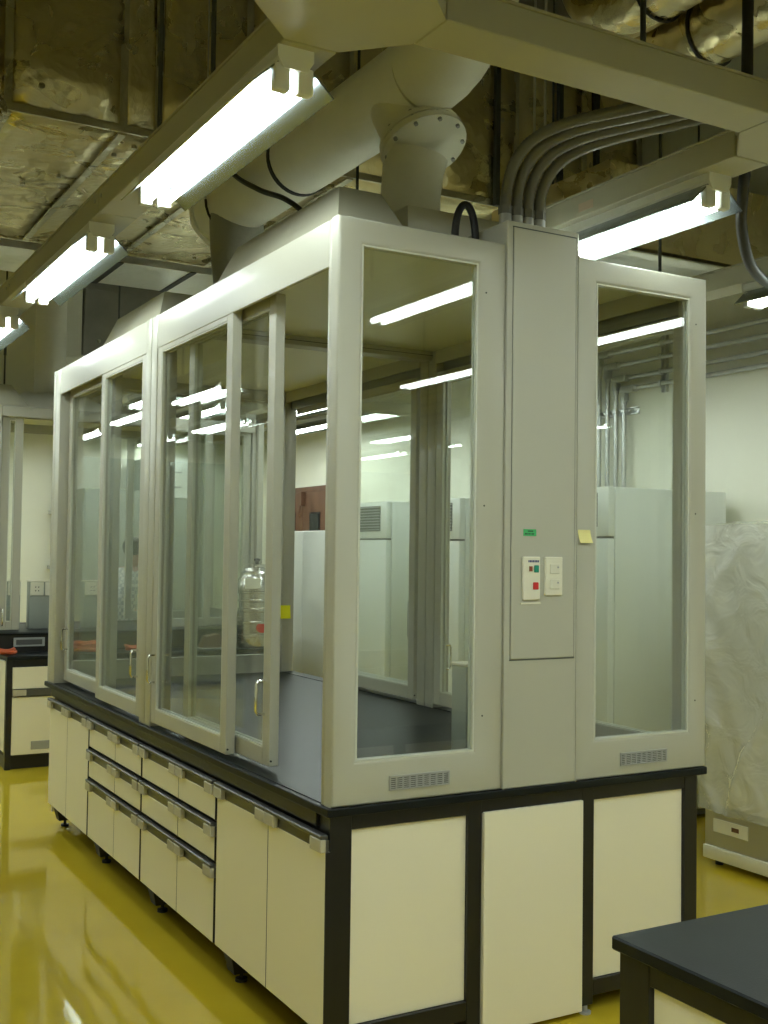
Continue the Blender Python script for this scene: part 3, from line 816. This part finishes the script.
def cross_piece(label, cx):
    t = thing('raceway_junction', label, 'raceway', (0, 0, 0), 0, 'chamfered raceway junctions')
    h, g = .0825, .235
    poly = [(cx - h, YX + g), (cx - g, YX + h), (cx - g, YX - h), (cx - h, YX - g), (cx + h, YX - g), (cx + g, YX - h), (cx + g, YX + h), (cx + h, YX + g)]
    MB().prism(poly, ZB, ZT).build('body', 'raceway', t)
    MB().prism([(cx + (x - cx) * 1.01, YX + (y - YX) * 1.01) for x, y in poly], ZT, ZT + .008).build('cover', 'raceway', t)
    for sx in (-1, 1):
        for sy in (-1, 1):
            for f in (.28, .5):
                x, y = cx + sx * (h + (g - h) * f), YX + sy * (g - (g - h) * f)
                MB().cyl((x, y, ZB + .06), (x + sx * .005, y + sy * .005, ZB + .06), .010, 8).build('bolt', 'vent', t)
    MB().cyl((cx, YX, ZT), (cx, YX, RH), .010, 8).build('hanger_rod', 'rod', t)
cross_piece('chamfered raceway junction above the booth corner by the big round duct', XR[0])
cross_piece('chamfered raceway junction above the gap in front of the service column', XR[1])
raceway('cream cross raceway spanning in front of the flexible conduits', 'x', YX, XR[0] + .237, XR[1] - .237, hang=[.66])
raceway('cream cross raceway running out over the left aisle', 'x', YX, RX0, XR[0] - .237, hang=[-5, -3.2, -1.1])
raceway('short cream cross raceway over the refrigerator aisle', 'x', YX, XR[1] + .237, XR[2] - .0875, hang=[2.5])
o = B(XR[1] - .0845, XR[1] - .0825, .30, .39, ZB + .02, ZB + .055, 'sticker', 'sticker'); o.name = 'warning_sticker'
tag(o, 'small faded sticker on the raceway side above the service column', 'sticker')

# ------------------------------------------------------------------ fluorescent lights
def light_proto():
    t = thing('ceiling_light', 'twin tube fluorescent light', 'light')
    Lh = .625
    # local: along Y, origin at the raceway's underside
    mb = MB(); mb.prism([(-.052, 0), (.052, 0), (.052, -.030), (.034, -.052), (-.034, -.052), (-.052, -.030)], -Lh, Lh)
    mb.xf(Matrix.Rotation(PI / 2, 4, 'X')); mb.build('housing', 'fixture', t)
    for s in (-1, 1):
        mb = MB(); mb.prism([(s * .040, -.040), (s * .044, -.037), (s * .126, -.112), (s * .122, -.115)], -Lh + .01, Lh - .01)
        mb.xf(Matrix.Rotation(PI / 2, 4, 'X')); mb.build('reflector', 'reflector', t)
        for e in (-1, 1):
            mb = MB(); mb.box(s * .036 - .024, s * .036 + .024, e * Lh - e * .022 - .018, e * Lh - e * .022 + .018, -.122, -.045, .008, 2)
            mb.build('lamp_holder', 'fixture', t, True)
        MB().cyl((s * .034, -Lh + .028, -.100), (s * .034, Lh - .028, -.100), .0165, 14).build('tube', 'tube', t, True)
    for e in (-1, 1):
        mb = MB(); mb.prism([(-.055, 0), (.055, 0), (.055, -.032), (.036, -.062), (-.036, -.062), (-.055, -.032)], -.006, .006)
        mb.xf(Matrix.Translation((0, e * (Lh - .003), 0)) @ Matrix.Rotation(PI / 2, 4, 'X')); mb.build('end_cap', 'fixture', t)
    return t
lp = light_proto()
GL = 'twin tube lights under the raceways'
spots = []
ROWS = ((-.36, .20), (1.40, .33), (2.80, .22), (-1.60, -.12), (-2.57, .10))
for i, (x, ph) in enumerate(ROWS):
    for k in range(-3, 6):
        y = ph + 1.95 * k
        if y + .63 > RY1 + .01 or y - .63 < RY0 + .1: continue
        if (x < 2 or i == 4) and abs(y - YX) < .80: continue
        if (i == 4 and k in (-1, 0, 1)): continue
        spots.append((x, y, i, k))
spots += [(2.10, 4.95, 5, 0), (2.10, 6.90, 5, 1), (2.10, 8.85, 5, 2), (.52, 8.85, 6, 0), (3.50, 7.3, 6, 1), (.50, -2.45, 7, 0), (.50, -4.40, 7, 1), (-.98, -1.45, 8, 0), (-.98, -3.10, 8, 1), (-.98, -4.75, 8, 2)]  # extra lamps added only to brighten the rear and the booth front
ordn = {-3: 'third back', -2: 'second back', -1: 'first back', 0: 'first', 1: 'second', 2: 'third', 3: 'fourth', 4: 'fifth', 5: 'sixth'}
rown = ('row over the booth door side', 'row over the booth and round duct', 'row over the refrigerator aisle', 'row over the open aisle', 'outer row of the open aisle', 'added fill row over the rear bench', 'added fill group near the rear wall', 'added fill row ahead of the service column', 'added fill row above the viewer')
special = {(0, 0): 'lit twin tube light over the near booth doors, below the foil duct', (0, 1): 'lit twin tube light over the far booth doors, second along the raceway',
           (0, 2): 'lit twin tube light third along the raceway over the booth doors', (1, 0): 'lit twin tube light directly beside the flexible conduits and service column',
           (2, 0): 'lit twin tube light by the wall conduits over the wrapped cabinet'}
for n_, (x, y, i, k) in enumerate(spots):
    lab = special.get((i, k)) or 'lit twin tube light, %s in the %s' % (ordn[k], rown[i])
    if n_ == 0:
        o = lp; o.location = (x, y, ZB); o['label'] = lab; o['group'] = GL
    else: o = dup(lp, (x, y, ZB), 0, lab, GL)

# ------------------------------------------------------------------ ceiling: foil duct, round duct, hoods
t = thing('air_duct', 'huge foil-wrapped rectangular duct crossing the room under the ceiling', 'duct', (0, 0, 0))
FY0, FY1, FZ0, FZ1 = 3.03, 5.63, 4.05, RH - .02
B(RX0 + .02, RX1 - .02, FY0 + .03, FY1, FZ0 + .03, FZ1, 'duct_body', 'foil', t)
xs = [RX0 + .03, -5.5, -4.85, -4.2, -3.55, -2.9, -2.2, -1.55, -.48, .155, .36, .92, 1.62, 2.28, 2.9, 3.5, RX1 - .03]
rn = random.Random(5)
for a, b in zip(xs, xs[1:]):
    def face(u, v, a=a, b=b, s=rn.random() * 9):
        return Vector((a + .008 + (b - a - .016) * u, FY0 + .006 * math.sin(5 * u + s) * math.sin(PI * v) + .004 * math.sin(9 * v + s), FZ0 + .012 + (FZ1 - FZ0 - .02) * v))
    p = MB().quadgrid(face, 5, 5).build('insulation_panel', 'foil', t, True); mo = p.modifiers.new('thickness', 'SOLIDIFY'); mo.thickness = .02; mo.offset = 0
    def under(u, v, a=a, b=b, s=rn.random() * 9):
        return Vector((a + .008 + (b - a - .016) * u, FY0 + .012 + (FY1 - FY0 - .02) * v, FZ0 + .020 * math.sin(4 * u + s) * math.sin(PI * v) * math.sin(3 * v + s)))
    p = MB().quadgrid(under, 6, 10).build('insulation_panel', 'foil', t, True); mo = p.modifiers.new('thickness', 'SOLIDIFY'); mo.thickness = .02; mo.offset = 0
    B(b - .022, b + .022, FY0 - .016, FY0 - .008, FZ0 + .01, FZ1, 'seam_tape', 'foil_tape', t)
    B(b - .022, b + .022, FY0, FY1, FZ0 - .026, FZ0 - .012, 'seam_tape', 'foil_tape', t)
B(RX0 + .03, RX1 - .03, FY0 - .014, FY0 + .004, FZ0 - .014, FZ0 + .03, 'edge_tape', 'foil_tape', t)
B(RX0 + .03, RX1 - .03, FY1 - .03, FY1 + .004, FZ0 - .022, FZ0 + .03, 'edge_tape', 'foil_tape', t)
mb = MB()
for k in range(90):
    x = rn.uniform(RX0 + .2, RX1 - .2)
    if rn.random() < .5:
        z = rn.uniform(FZ0 + .1, FZ1 - .1); mb.cyl((x, FY0 - .022, z), (x, FY0 - .010, z), .016, 8)
    else:
        y = rn.uniform(FY0 + .1, FY1 - .1); mb.cyl((x, y, FZ0 - .034), (x, y, FZ0 - .016), .016, 8)
mb.build('insulation_pins', 'foil_tape', t, kind='stuff')
t = thing('air_duct', 'foil-wrapped duct near the right wall above the wall conduits', 'duct', (0, 0, 0))
def und(u, v): return Vector((2.62 + 1.41 * u, 1.72 + 1.2 * v, 3.45 + .014 * math.sin(9 * u + 3 * v) * math.sin(7 * v)))
B(2.62, 4.03, 1.72, 2.90, 3.47, 3.95, 'duct_body', 'foil', t)
p = MB().quadgrid(und, 12, 10).build('insulation_panel', 'foil_bright', t, True); mo = p.modifiers.new('thickness', 'SOLIDIFY'); mo.thickness = .015
for x in (2.66, 3.9): MB().cyl((x, 2.3, 3.95), (x, 2.3, RH), .007, 6).build('hanger_rod', 'rod', t)
# bright foil sheet beyond it
t = thing('air_duct', 'bright foil-covered duct beyond the huge foil duct', 'duct', (0, 0, 0))
B(RX0 + .02, RX1 - .02, 5.75, 6.55, 4.0, RH - .03, 'duct_body', 'foil_bright', t)
for k in range(16):
    x = RX0 + .3 + k * .62
    B(x, x + .05, 5.74, 6.56, 3.992, 4.002, 'seam_tape', 'rubber', t)

def arc(c, r, a0, a1, n, plane='yz'):
    out = []
    for k in range(n + 1):
        a = a0 + (a1 - a0) * k / n
        out.append(Vector((c[0], c[1] + r * math.cos(a), c[2] + r * math.sin(a))))
    return out
XD, ZD, RD = .82, 3.712, .178
t = thing('exhaust_duct', 'big grey round exhaust duct running above the booth roof', 'duct', (0, 0, 0))
MB().tube([(XD, 3.20, ZD), (XD, 2.0, ZD), (XD, .80, ZD)], RD, 36).build('main_run', 'duct', t, True)
el = arc((XD, .80, ZD + .42), .42, -PI / 2, -PI, 8)
MB().tube([(XD, .80, ZD)] + el + [(XD, .38, RH - .02)], RD, 36).build('rising_elbow', 'duct', t, True)
MB().tube([(XD, 3.18, ZD), (XD, 3.23, ZD)], RD + .012, 36).build('end_collar', 'duct', t, True)
for y in (2.06,):
    MB().tube([(XD, y, ZD), (XD, y + .03, ZD)], RD + .006, 36).build('joint_ring', 'rubber', t, True)
# branch down to the front bay, with a bolted flange
br = MB().tube([(.82, .93, 2.95), (.82, .93, 3.22), (.826, .925, 3.32), (.836, .915, 3.39)], [.13, .13, .133, .140], 28).build('branch_pipe', 'duct', t, True)
fd = Vector((-.09, .47, .88)).normalized(); fc = Vector((.855, .885, 3.425))
MB().tube([fc - fd * .012, fc + fd * .016], .192, 32).tube([fc + fd * .03, fc + fd * .05], .185, 32).build('flange', 'duct', br, True)
u = fd.orthogonal().normalized(); vv = fd.cross(u)
for k in range(10):
    a = k * 2 * PI / 10; p = fc + (u * math.cos(a) + vv * math.sin(a)) * .172
    MB().cyl(p - fd * .024, p + fd * .06, .009, 6).build('bolt', 'vent', br)
MB().tube([fc, fc + fd * .10, (.82, 1.05, 3.70)], [.160, .160, .155], 28).build('branch_collar', 'duct', t, True)
# branch down to the rear bay
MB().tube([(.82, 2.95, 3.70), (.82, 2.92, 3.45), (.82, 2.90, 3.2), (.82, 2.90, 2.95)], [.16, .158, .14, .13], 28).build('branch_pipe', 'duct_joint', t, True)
for y in (2.95,):
    MB().tube([Vector((XD + (RD + .012) * math.cos(a), y, ZD + (RD + .012) * math.sin(a))) for a in [PI + k * PI / 14 for k in range(15)]], .008, 6).build('strap', 'rubber', t, True)
    for s in (-1, 1):
        MB().cyl((XD + s * (RD + .012), y, ZD), (XD + s * (RD + .012), y, RH), .005, 6).build('strap_rod', 'wire', t)

GH = 'hoods on the booth roof'
def roof_hood(label, y):
    t = thing('roof_hood', label, 'hood', (0, 0, 0), 0, GH)
    MB().frustum((.36, 1.32, y - .80, y + .72, 2.776), (.50, 1.16, y - .56, y + .52, 2.985)).build('hood_cone', 'duct', t)
    MB().box(.34, 1.34, y - .82, y + .74, 2.775, 2.787).build('hood_flange', 'duct', t)
    MB().cyl((.82, y, 2.985), (.82, y, 3.0), .15, 28).build('collar', 'duct', t, True)
roof_hood('low grey hood on the front bay roof under the bolted flange', .97)
roof_hood('low grey hood on the rear bay roof under the rear duct branch', 2.90)
def lamp_box(label, y0, y1, z1=2.95):
    t = thing('roof_box', label, 'box', (0, 0, 0), 0, 'sloped boxes on the booth roofs')
    MB().frustum((.06, .34, y0, y1, 2.776), (.13, .30, y0 + .13, y1 - .10, z1)).build('box_body', 'raceway', t)
    MB().box(.05, .345, y0 - .01, y1 + .01, 2.775, 2.782).build('box_flange', 'raceway', t)
lamp_box('long cream sloped box on the front bay roof edge', .13, 1.30)
lamp_box('long cream sloped box on the rear bay roof edge', 2.02, 3.06)
t = thing('roof_box', 'cream sloped box on the second booth roof', 'box', (0, 0, 0), 0, 'sloped boxes on the booth roofs')
MB().frustum((.02, .30, 5.98, 6.25, 2.796), (.06, .17, 6.05, 6.2, 2.97)).build('box_body', 'raceway', t)
t = thing('roof_hood', 'grey hood on the second booth roof', 'hood', (0, 0, 0), 0, GH)
MB().frustum((.08, 1.2, 6.3, 7.1, 2.796), (.36, .85, 6.45, 6.9, 2.98)).build('hood_cone', 'duct', t)
MB().cyl((.62, 6.7, 2.97), (.62, 6.7, RH), .13, 28).build('duct_pipe', 'duct', t, True)

# boxed risers over the far end
for k, (x0, x1, y0, y1, z0, z1, m_, lab) in enumerate(((.86, 1.12, 7.6, 8.0, 2.79, RH, 'duct', 'pale boxed-in riser duct against the rear of the room'),
                                                (1.16, 1.95, 7.7, 8.2, 3.42, RH, 'ceiling', 'dark boxed duct hanging behind the second booth'))):
    t = thing('riser_duct', lab, 'duct', (0, 0, 0))
    B(x0, x1, y0, y1, z0, z1, 'duct_body', m_, t, .01)
    for z in (3.5, 4.2): B(x0 - .012, x1 + .012, y0 - .012, y1 + .012, z, z + .03, 'flange', m_, t)
    if k:
        for (px, pz) in ((x0 + .15, 3.7), (x0 + .5, 3.55), (x0 + .6, 3.9)): MB().cyl((px, y0 - .014, pz), (px, y0, pz), .018, 8).build('bolt', 'foil_tape', t)
t = thing('foil_pipe', 'pair of gold-tinted foil pipes above the cross raceway', 'pipe', (0, 0, 0))
for (x, z) in ((1.80, 4.19), (2.12, 4.06)):
    path = [(x, RY0 + .02, z), (x, .60, z)] + arc((x, .60, z + .34), .34, -PI / 2, 0, 8) + [(x, .94, RH - .02)]
    p = MB().tube(path, .15, 28).build('pipe_run', 'foil', t, True)
    for y in (-1.2, -.3, .45): MB().tube([Vector((x + .157 * math.cos(a), y, z + .157 * math.sin(a))) for a in [k * PI / 12 for k in range(24)]], .007, 6, True).build('strap', 'rubber', p, True)

# flexible conduits from the column top up into the cross raceway
for i, x in enumerate((.700, .750, .800, .850)):
    t = thing('flexible_conduit', ('grey flexible conduit at the open door side of the column top', 'second grey flexible conduit along the column top', 'third grey flexible conduit along the column top',
              'grey flexible conduit nearest the thin rods on the column top')[i], 'conduit', (0, 0, 0), 0, 'flexible conduits rising from the service column')
    y0 = .06
    MB().cyl((x, y0, Z1 + .085), (x, y0, Z1 + .125), .023, 12).build('threaded_stub', 'conduit', t, True)
    MB().cyl((x, y0, Z1 + .125), (x, y0, Z1 + .155), .026, 6).build('gland_nut', 'flex', t)
    x1 = .86 + .055 * i
    P0, P1, P2, P3 = Vector((x, y0, Z1 + .155)), Vector((x, y0 - .02, Z1 + .155 + .33 - .02 * i)), Vector((x1 - .02, y0 - .22, 3.17 - .01 * i)), Vector((x1 + .06, YX + .084, 3.135 - .006 * i))
    pts = []; rr = []
    for k in range(91):
        s = k / 90
        pts.append(P0 * (1 - s) ** 3 + P1 * 3 * s * (1 - s) ** 2 + P2 * 3 * s * s * (1 - s) + P3 * s ** 3); rr.append(.0195 + .0018 * (k % 2))
    MB().tube(pts, rr, 12).build('hose', 'flex', t, True)
o = MB().tube([(.55 + .045 * (1 - math.cos(a)), .16, 2.805 + .13 * math.sin(a)) for a in [k * PI / 16 for k in range(17)]], .014, 10).build('hose_loop', 'flex_black', smooth=True)
tag(o, 'short black hose loop beside the column top', 'hose')
for i, x in enumerate((.895, .945)):
    o = MB().cyl((x, .15, Z1 + .08), (x, .15, RH), .005, 8).cyl((x, .15, Z1 + .085), (x, .15, Z1 + .10), .02, 6).build('hanger_rod', 'wire')
    tag(o, ('thin steel rod rising from the column top, the one by the conduits', 'thin steel rod rising from the column top, the outer one')[i], 'rod', 'thin rods on the column top')
CH = (2.72, 3.26, 3.59)
for i, (x, y) in enumerate(((CH[0], 2.985), (CH[1], 2.985), (CH[2], 2.985))):
    o = B(x - .017, x + .017, y - .012, y + .024, 4.03, RH, 'hanger_channel', 'rod')
    tag(o, ('dark hanger channel before the foil duct, next to the conduits', 'dark hanger channel before the foil duct, the middle one', 'dark hanger channel before the foil duct, nearest the wall')[i], 'hanger', 'dark hanger channels by the foil duct')
def spline(pts, n=10):
    P = [Vector(p) for p in pts]; P = [P[0]] + P + [P[-1]]; out = []
    for i in range(1, len(P) - 2):
        for k in range(n):
            s = k / n
            out.append(.5 * ((2 * P[i]) + (-P[i - 1] + P[i + 1]) * s + (2 * P[i - 1] - 5 * P[i] + 4 * P[i + 1] - P[i + 2]) * s * s + (-P[i - 1] + 3 * P[i] - 3 * P[i + 1] + P[i + 2]) * s ** 3))
    return out + [P[-1]]
o = MB().tube(spline([(1.55, -.30, RH), (1.56, -.28, 3.9), (1.57, -.26, 3.2), (1.60, -.22, 3.06), (1.70, -.12, 2.95), (1.95, .05, 2.86), (2.4, .3, 2.9), (2.72, .4, 3.10)]), .022, 12).build('drooping_cable', 'flex_black', smooth=True)
tag(o, 'thick black cable drooping beside the light by the column', 'cable')
CABLE = [(.60, 2.60, 3.95), (.60, 2.47, 3.73), (.60, 2.10, 3.53), (.62, 1.80, 3.40), (.70, 1.72, 3.30), (.80, 1.70, 3.10), (.80, 1.70, 2.95)]
o = MB().tube(spline(CABLE), .014, 8).build('drooping_cable', 'flex_black', smooth=True)
tag(o, 'dark cable sagging beside the big round duct down to the roof hood', 'cable')

# ------------------------------------------------------------------ far end of the room
t = thing('storage_cabinet', 'tall grey green cabinet at the rear wall behind the person', 'cabinet', (0, 0, 0))
B(1.80, 2.48, 10.0, 10.58, .05, 2.38, 'body', 'cabinet_grey', t, .006)
for i in range(2):
    dr = B(1.81 + .33 * i, 2.137 + .33 * i, 9.98, 10.0, .08, 2.36, 'door', 'cabinet_grey', t, .004)
    MB().box(2.11 + .04 * i, 2.122 + .04 * i, 9.96, 9.98, 1.05, 1.2).build('handle', 'chrome', dr)
for x in (1.86, 2.42): MB().cyl((x, 10.05, 0), (x, 10.05, .05), .02, 8).cyl((x, 10.5, 0), (x, 10.5, .05), .02, 8).build('foot', 'rubber', t)
for i in range(4):  # unseen cabinets added only to darken what the booth glass mirrors
    x0 = -4.7 + .95 * i
    t = thing('storage_cabinet', ('added dark tall cabinet at the rear wall, outermost of the four', 'added dark tall cabinet at the rear wall, second from the open corner', 'added dark tall cabinet at the rear wall, third from the open corner',
              'added dark tall cabinet at the rear wall, fourth from the open corner')[i], 'cabinet', (x0, 10.0, 0), 0, 'added cabinets that darken the booth door reflections')
    B(0, .90, .02, .58, .05, 2.75, 'body', 'standin_cabinet', t, .006)
    for k in range(2):
        dr = B(.005 + .446 * k, .449 + .446 * k, 0, .02, .08, 2.73, 'door', 'standin_cabinet', t, .004)
        MB().box(.42 + .045 * k, .435 + .045 * k, -.02, 0, 1.05, 1.2).build('handle', 'chrome', dr)
    for x in (.06, .84): MB().cyl((x, .08, 0), (x, .08, .05), .02, 8).cyl((x, .5, 0), (x, .5, .05), .02, 8).build('foot', 'rubber', t)
t = thing('refrigerator', 'grey tall refrigerator with white top panel at the rear wall', 'refrigerator', (0, 0, 0))
B(2.56, 3.04, 9.95, 10.57, .05, 2.78, 'body', 'cabinet_grey', t, .006)
B(2.56, 3.04, 9.92, 9.95, 2.3, 2.78, 'top_panel', 'fridge', t, .004); B(2.56, 3.04, 9.92, 9.95, .08, 2.285, 'door', 'cabinet_grey', t, .004)
for k in range(2): B(2.64, 2.96, 9.912, 9.92, 2.42 + .18 * k, 2.44 + .18 * k, 'trim_strip', 'vent', t)
for x in (2.63, 2.97): MB().cyl((x, 10.05, 0), (x, 10.05, .05), .02, 8).build('foot', 'rubber', t)
t = thing('gas_pipe', 'thin steel pipe with a brass valve on the rear wall', 'pipe', (0, 0, 0))
MB().cyl((1.62, 10.50, .9), (1.62, 10.50, 2.9), .03, 10).build('pipe', 'conduit', t, True)
B(1.53, 1.71, 10.45, 10.6, 2.08, 2.12, 'bracket', 'conduit_box', t); B(1.53, 1.71, 10.45, 10.6, 1.42, 1.46, 'bracket', 'conduit_box', t)
MB().lathe((1.62, 10.50, 1.66), [(.02, 0), (.045, .02), (.045, .12), (.02, .14)], 12).box(1.55, 1.69, 10.44, 10.47, 1.72, 1.75).build('valve', 'amber', t, True)
B(RX0, RX1, 10.3, 10.6, 3.06, 3.26, 'trim_1', 'raceway', **S)

# ------------------------------------------------------------------ person behind the second booth
def person(loc, rz):
    J = {'pel': (0, 0, .98), 'spi': (.01, .04, 1.14), 'che': (.02, .11, 1.33), 'nec': (.02, .19, 1.48), 'hd1': (.02, .22, 1.56), 'hd2': (.02, .245, 1.66), 'hd3': (.02, .235, 1.74),
         'sl': (-.17, .13, 1.41), 'el': (-.25, .20, 1.15), 'wl': (-.17, .40, 1.04), 'hl': (-.15, .47, 1.03),
         'sr': (.20, .13, 1.41), 'er': (.29, .21, 1.16), 'wr': (.22, .42, 1.06), 'hr': (.20, .49, 1.05),
         'pl': (-.10, 0, .92), 'kl': (-.11, .03, .50), 'al': (-.11, -.02, .09), 'tl': (-.12, .12, .035),
         'pr': (.10, 0, .92), 'kr': (.12, .02, .50), 'ar': (.13, -.04, .09), 'tr': (.14, .10, .035)}
    Rr = {'pel': .155, 'spi': .145, 'che': .165, 'nec': .06, 'hd1': .068, 'hd2': .098, 'hd3': .078, 'sl': .082, 'el': .050, 'wl': .034, 'hl': .030, 'sr': .082, 'er': .050, 'wr': .034, 'hr': .030,
          'pl': .105, 'kl': .068, 'al': .048, 'tl': .04, 'pr': .105, 'kr': .068, 'ar': .048, 'tr': .04}
    E_ = ['pel-spi', 'spi-che', 'che-nec', 'nec-hd1', 'hd1-hd2', 'hd2-hd3', 'che-sl', 'sl-el', 'el-wl', 'wl-hl', 'che-sr', 'sr-er', 'er-wr', 'wr-hr', 'pel-pl', 'pl-kl', 'kl-al', 'al-tl', 'pel-pr', 'pr-kr', 'kr-ar', 'ar-tr']
    # fingers and thumbs, each a short chain rooted in the palm
    for s, h in ((-1, 'hl'), (1, 'hr')):
        hx, hy, hz = J[h]
        for f in range(4):
            L_ = (.070, .080, .075, .060)[f]; ox = (f - 1.5) * .019
            a, b, c = f'{h}f{f}a', f'{h}f{f}b', f'{h}f{f}c'
            J[a] = (hx + ox, hy + .035, hz - .002); J[b] = (hx + ox, hy + .035 + L_ * .55, hz - .010); J[c] = (hx + ox, hy + .035 + L_ * .9, hz - .035)
            Rr[a] = .010; Rr[b] = .009; Rr[c] = .007
            E_ += [f'{h}-{a}', f'{a}-{b}', f'{b}-{c}']
        a, b = f'{h}ta', f'{h}tb'
        J[a] = (hx - s * .035, hy + .015, hz - .008); J[b] = (hx - s * .042, hy + .055, hz - .016); Rr[a] = .011; Rr[b] = .008
        E_ += [f'{h}-{a}', f'{a}-{b}']
    names = list(J); idx = {n: i for i, n in enumerate(names)}
    me = bpy.data.meshes.new('person'); me.from_pydata([J[n] for n in names], [tuple(idx[q] for q in e.split('-')) for e in E_], [])
    o = bpy.data.objects.new('person', me); COL.objects.link(o)
    sk = o.modifiers.new('skin', 'SKIN'); sk.use_smooth_shade = True
    for n in names:
        me.skin_vertices[0].data[idx[n]].radius = (Rr[n], Rr[n])
    me.skin_vertices[0].data[idx['pel']].use_root = True
    o.modifiers.new('sub', 'SUBSURF').levels = 1; o.modifiers['sub'].render_levels = 1
    dg = bpy.context.evaluated_depsgraph_get()
    bm = bmesh.new(); bm.from_mesh(bpy.data.meshes.new_from_object(o.evaluated_get(dg)))
    bpy.data.objects.remove(o)
    me2 = bpy.data.meshes.new('person'); bm.to_mesh(me2); bm.free()
    for m_ in ('skin', 'shirt', 'trousers', 'rubber'): me2.materials.append(M[m_])
    for p in me2.polygons:
        p.use_smooth = True; c = p.center
        if c.z < .075: p.material_index = 3
        elif c.z < .98 and abs(c.x) < .24 and c.y < .3: p.material_index = 2
        elif c.z < 1.475 and c.y < .34: p.material_index = 1
    o = bpy.data.objects.new('person', me2); COL.objects.link(o)
    hd = Vector(J['hd2'])
    # face: nose, eyes, mouth, ears
    MB().frustum((hd.x - .016, hd.x + .016, hd.y + .085, hd.y + .118, hd.z - .030), (hd.x - .007, hd.x + .007, hd.y + .085, hd.y + .10, hd.z + .022)).build('nose', 'skin', o)
    for s in (-1, 1):
        mb = MB(); mb.lathe((0, 0, 0), [(.004, -.009), (.011, 0), (.004, .009)], 10); mb.xf(Matrix.Translation((hd.x + s * .034, hd.y + .082, hd.z + .018))); mb.build('eye', 'plate', o, True)
        mb = MB(); mb.lathe((0, 0, 0), [(.010, -.012), (.022, -.004), (.022, .006), (.010, .014)], 12); mb.xf(Matrix.Translation((hd.x + s * .096, hd.y - .005, hd.z)) @ Matrix.Rotation(PI / 2, 4, 'Y') @ Matrix.Diagonal((1.4, .9, .6, 1))); mb.build('ear', 'skin', o, True)
    MB().tube([(hd.x - .024, hd.y + .082, hd.z - .052), (hd.x, hd.y + .090, hd.z - .054), (hd.x + .024, hd.y + .082, hd.z - .052)], .005, 6).build('mouth', 'brown_lamp', o, True)
    mb = MB(); mb.lathe((0, 0, 0), [(.088, -.045), (.106, -.01), (.108, .04), (.092, .082), (.05, .108), (.01, .114)], 20)
    mb.xf(Matrix.Translation((hd.x, hd.y - .016, hd.z + .012)) @ Matrix.Rotation(.25, 4, 'X')); mb.build('hair', 'hair', o, True)
    o.location = loc; o.rotation_euler = (0, 0, rz)
    tag(o, 'person in a pale checked shirt and dark trousers leaning over behind the booths', 'person')
person((1.50, 7.62, 0), math.radians(-60))
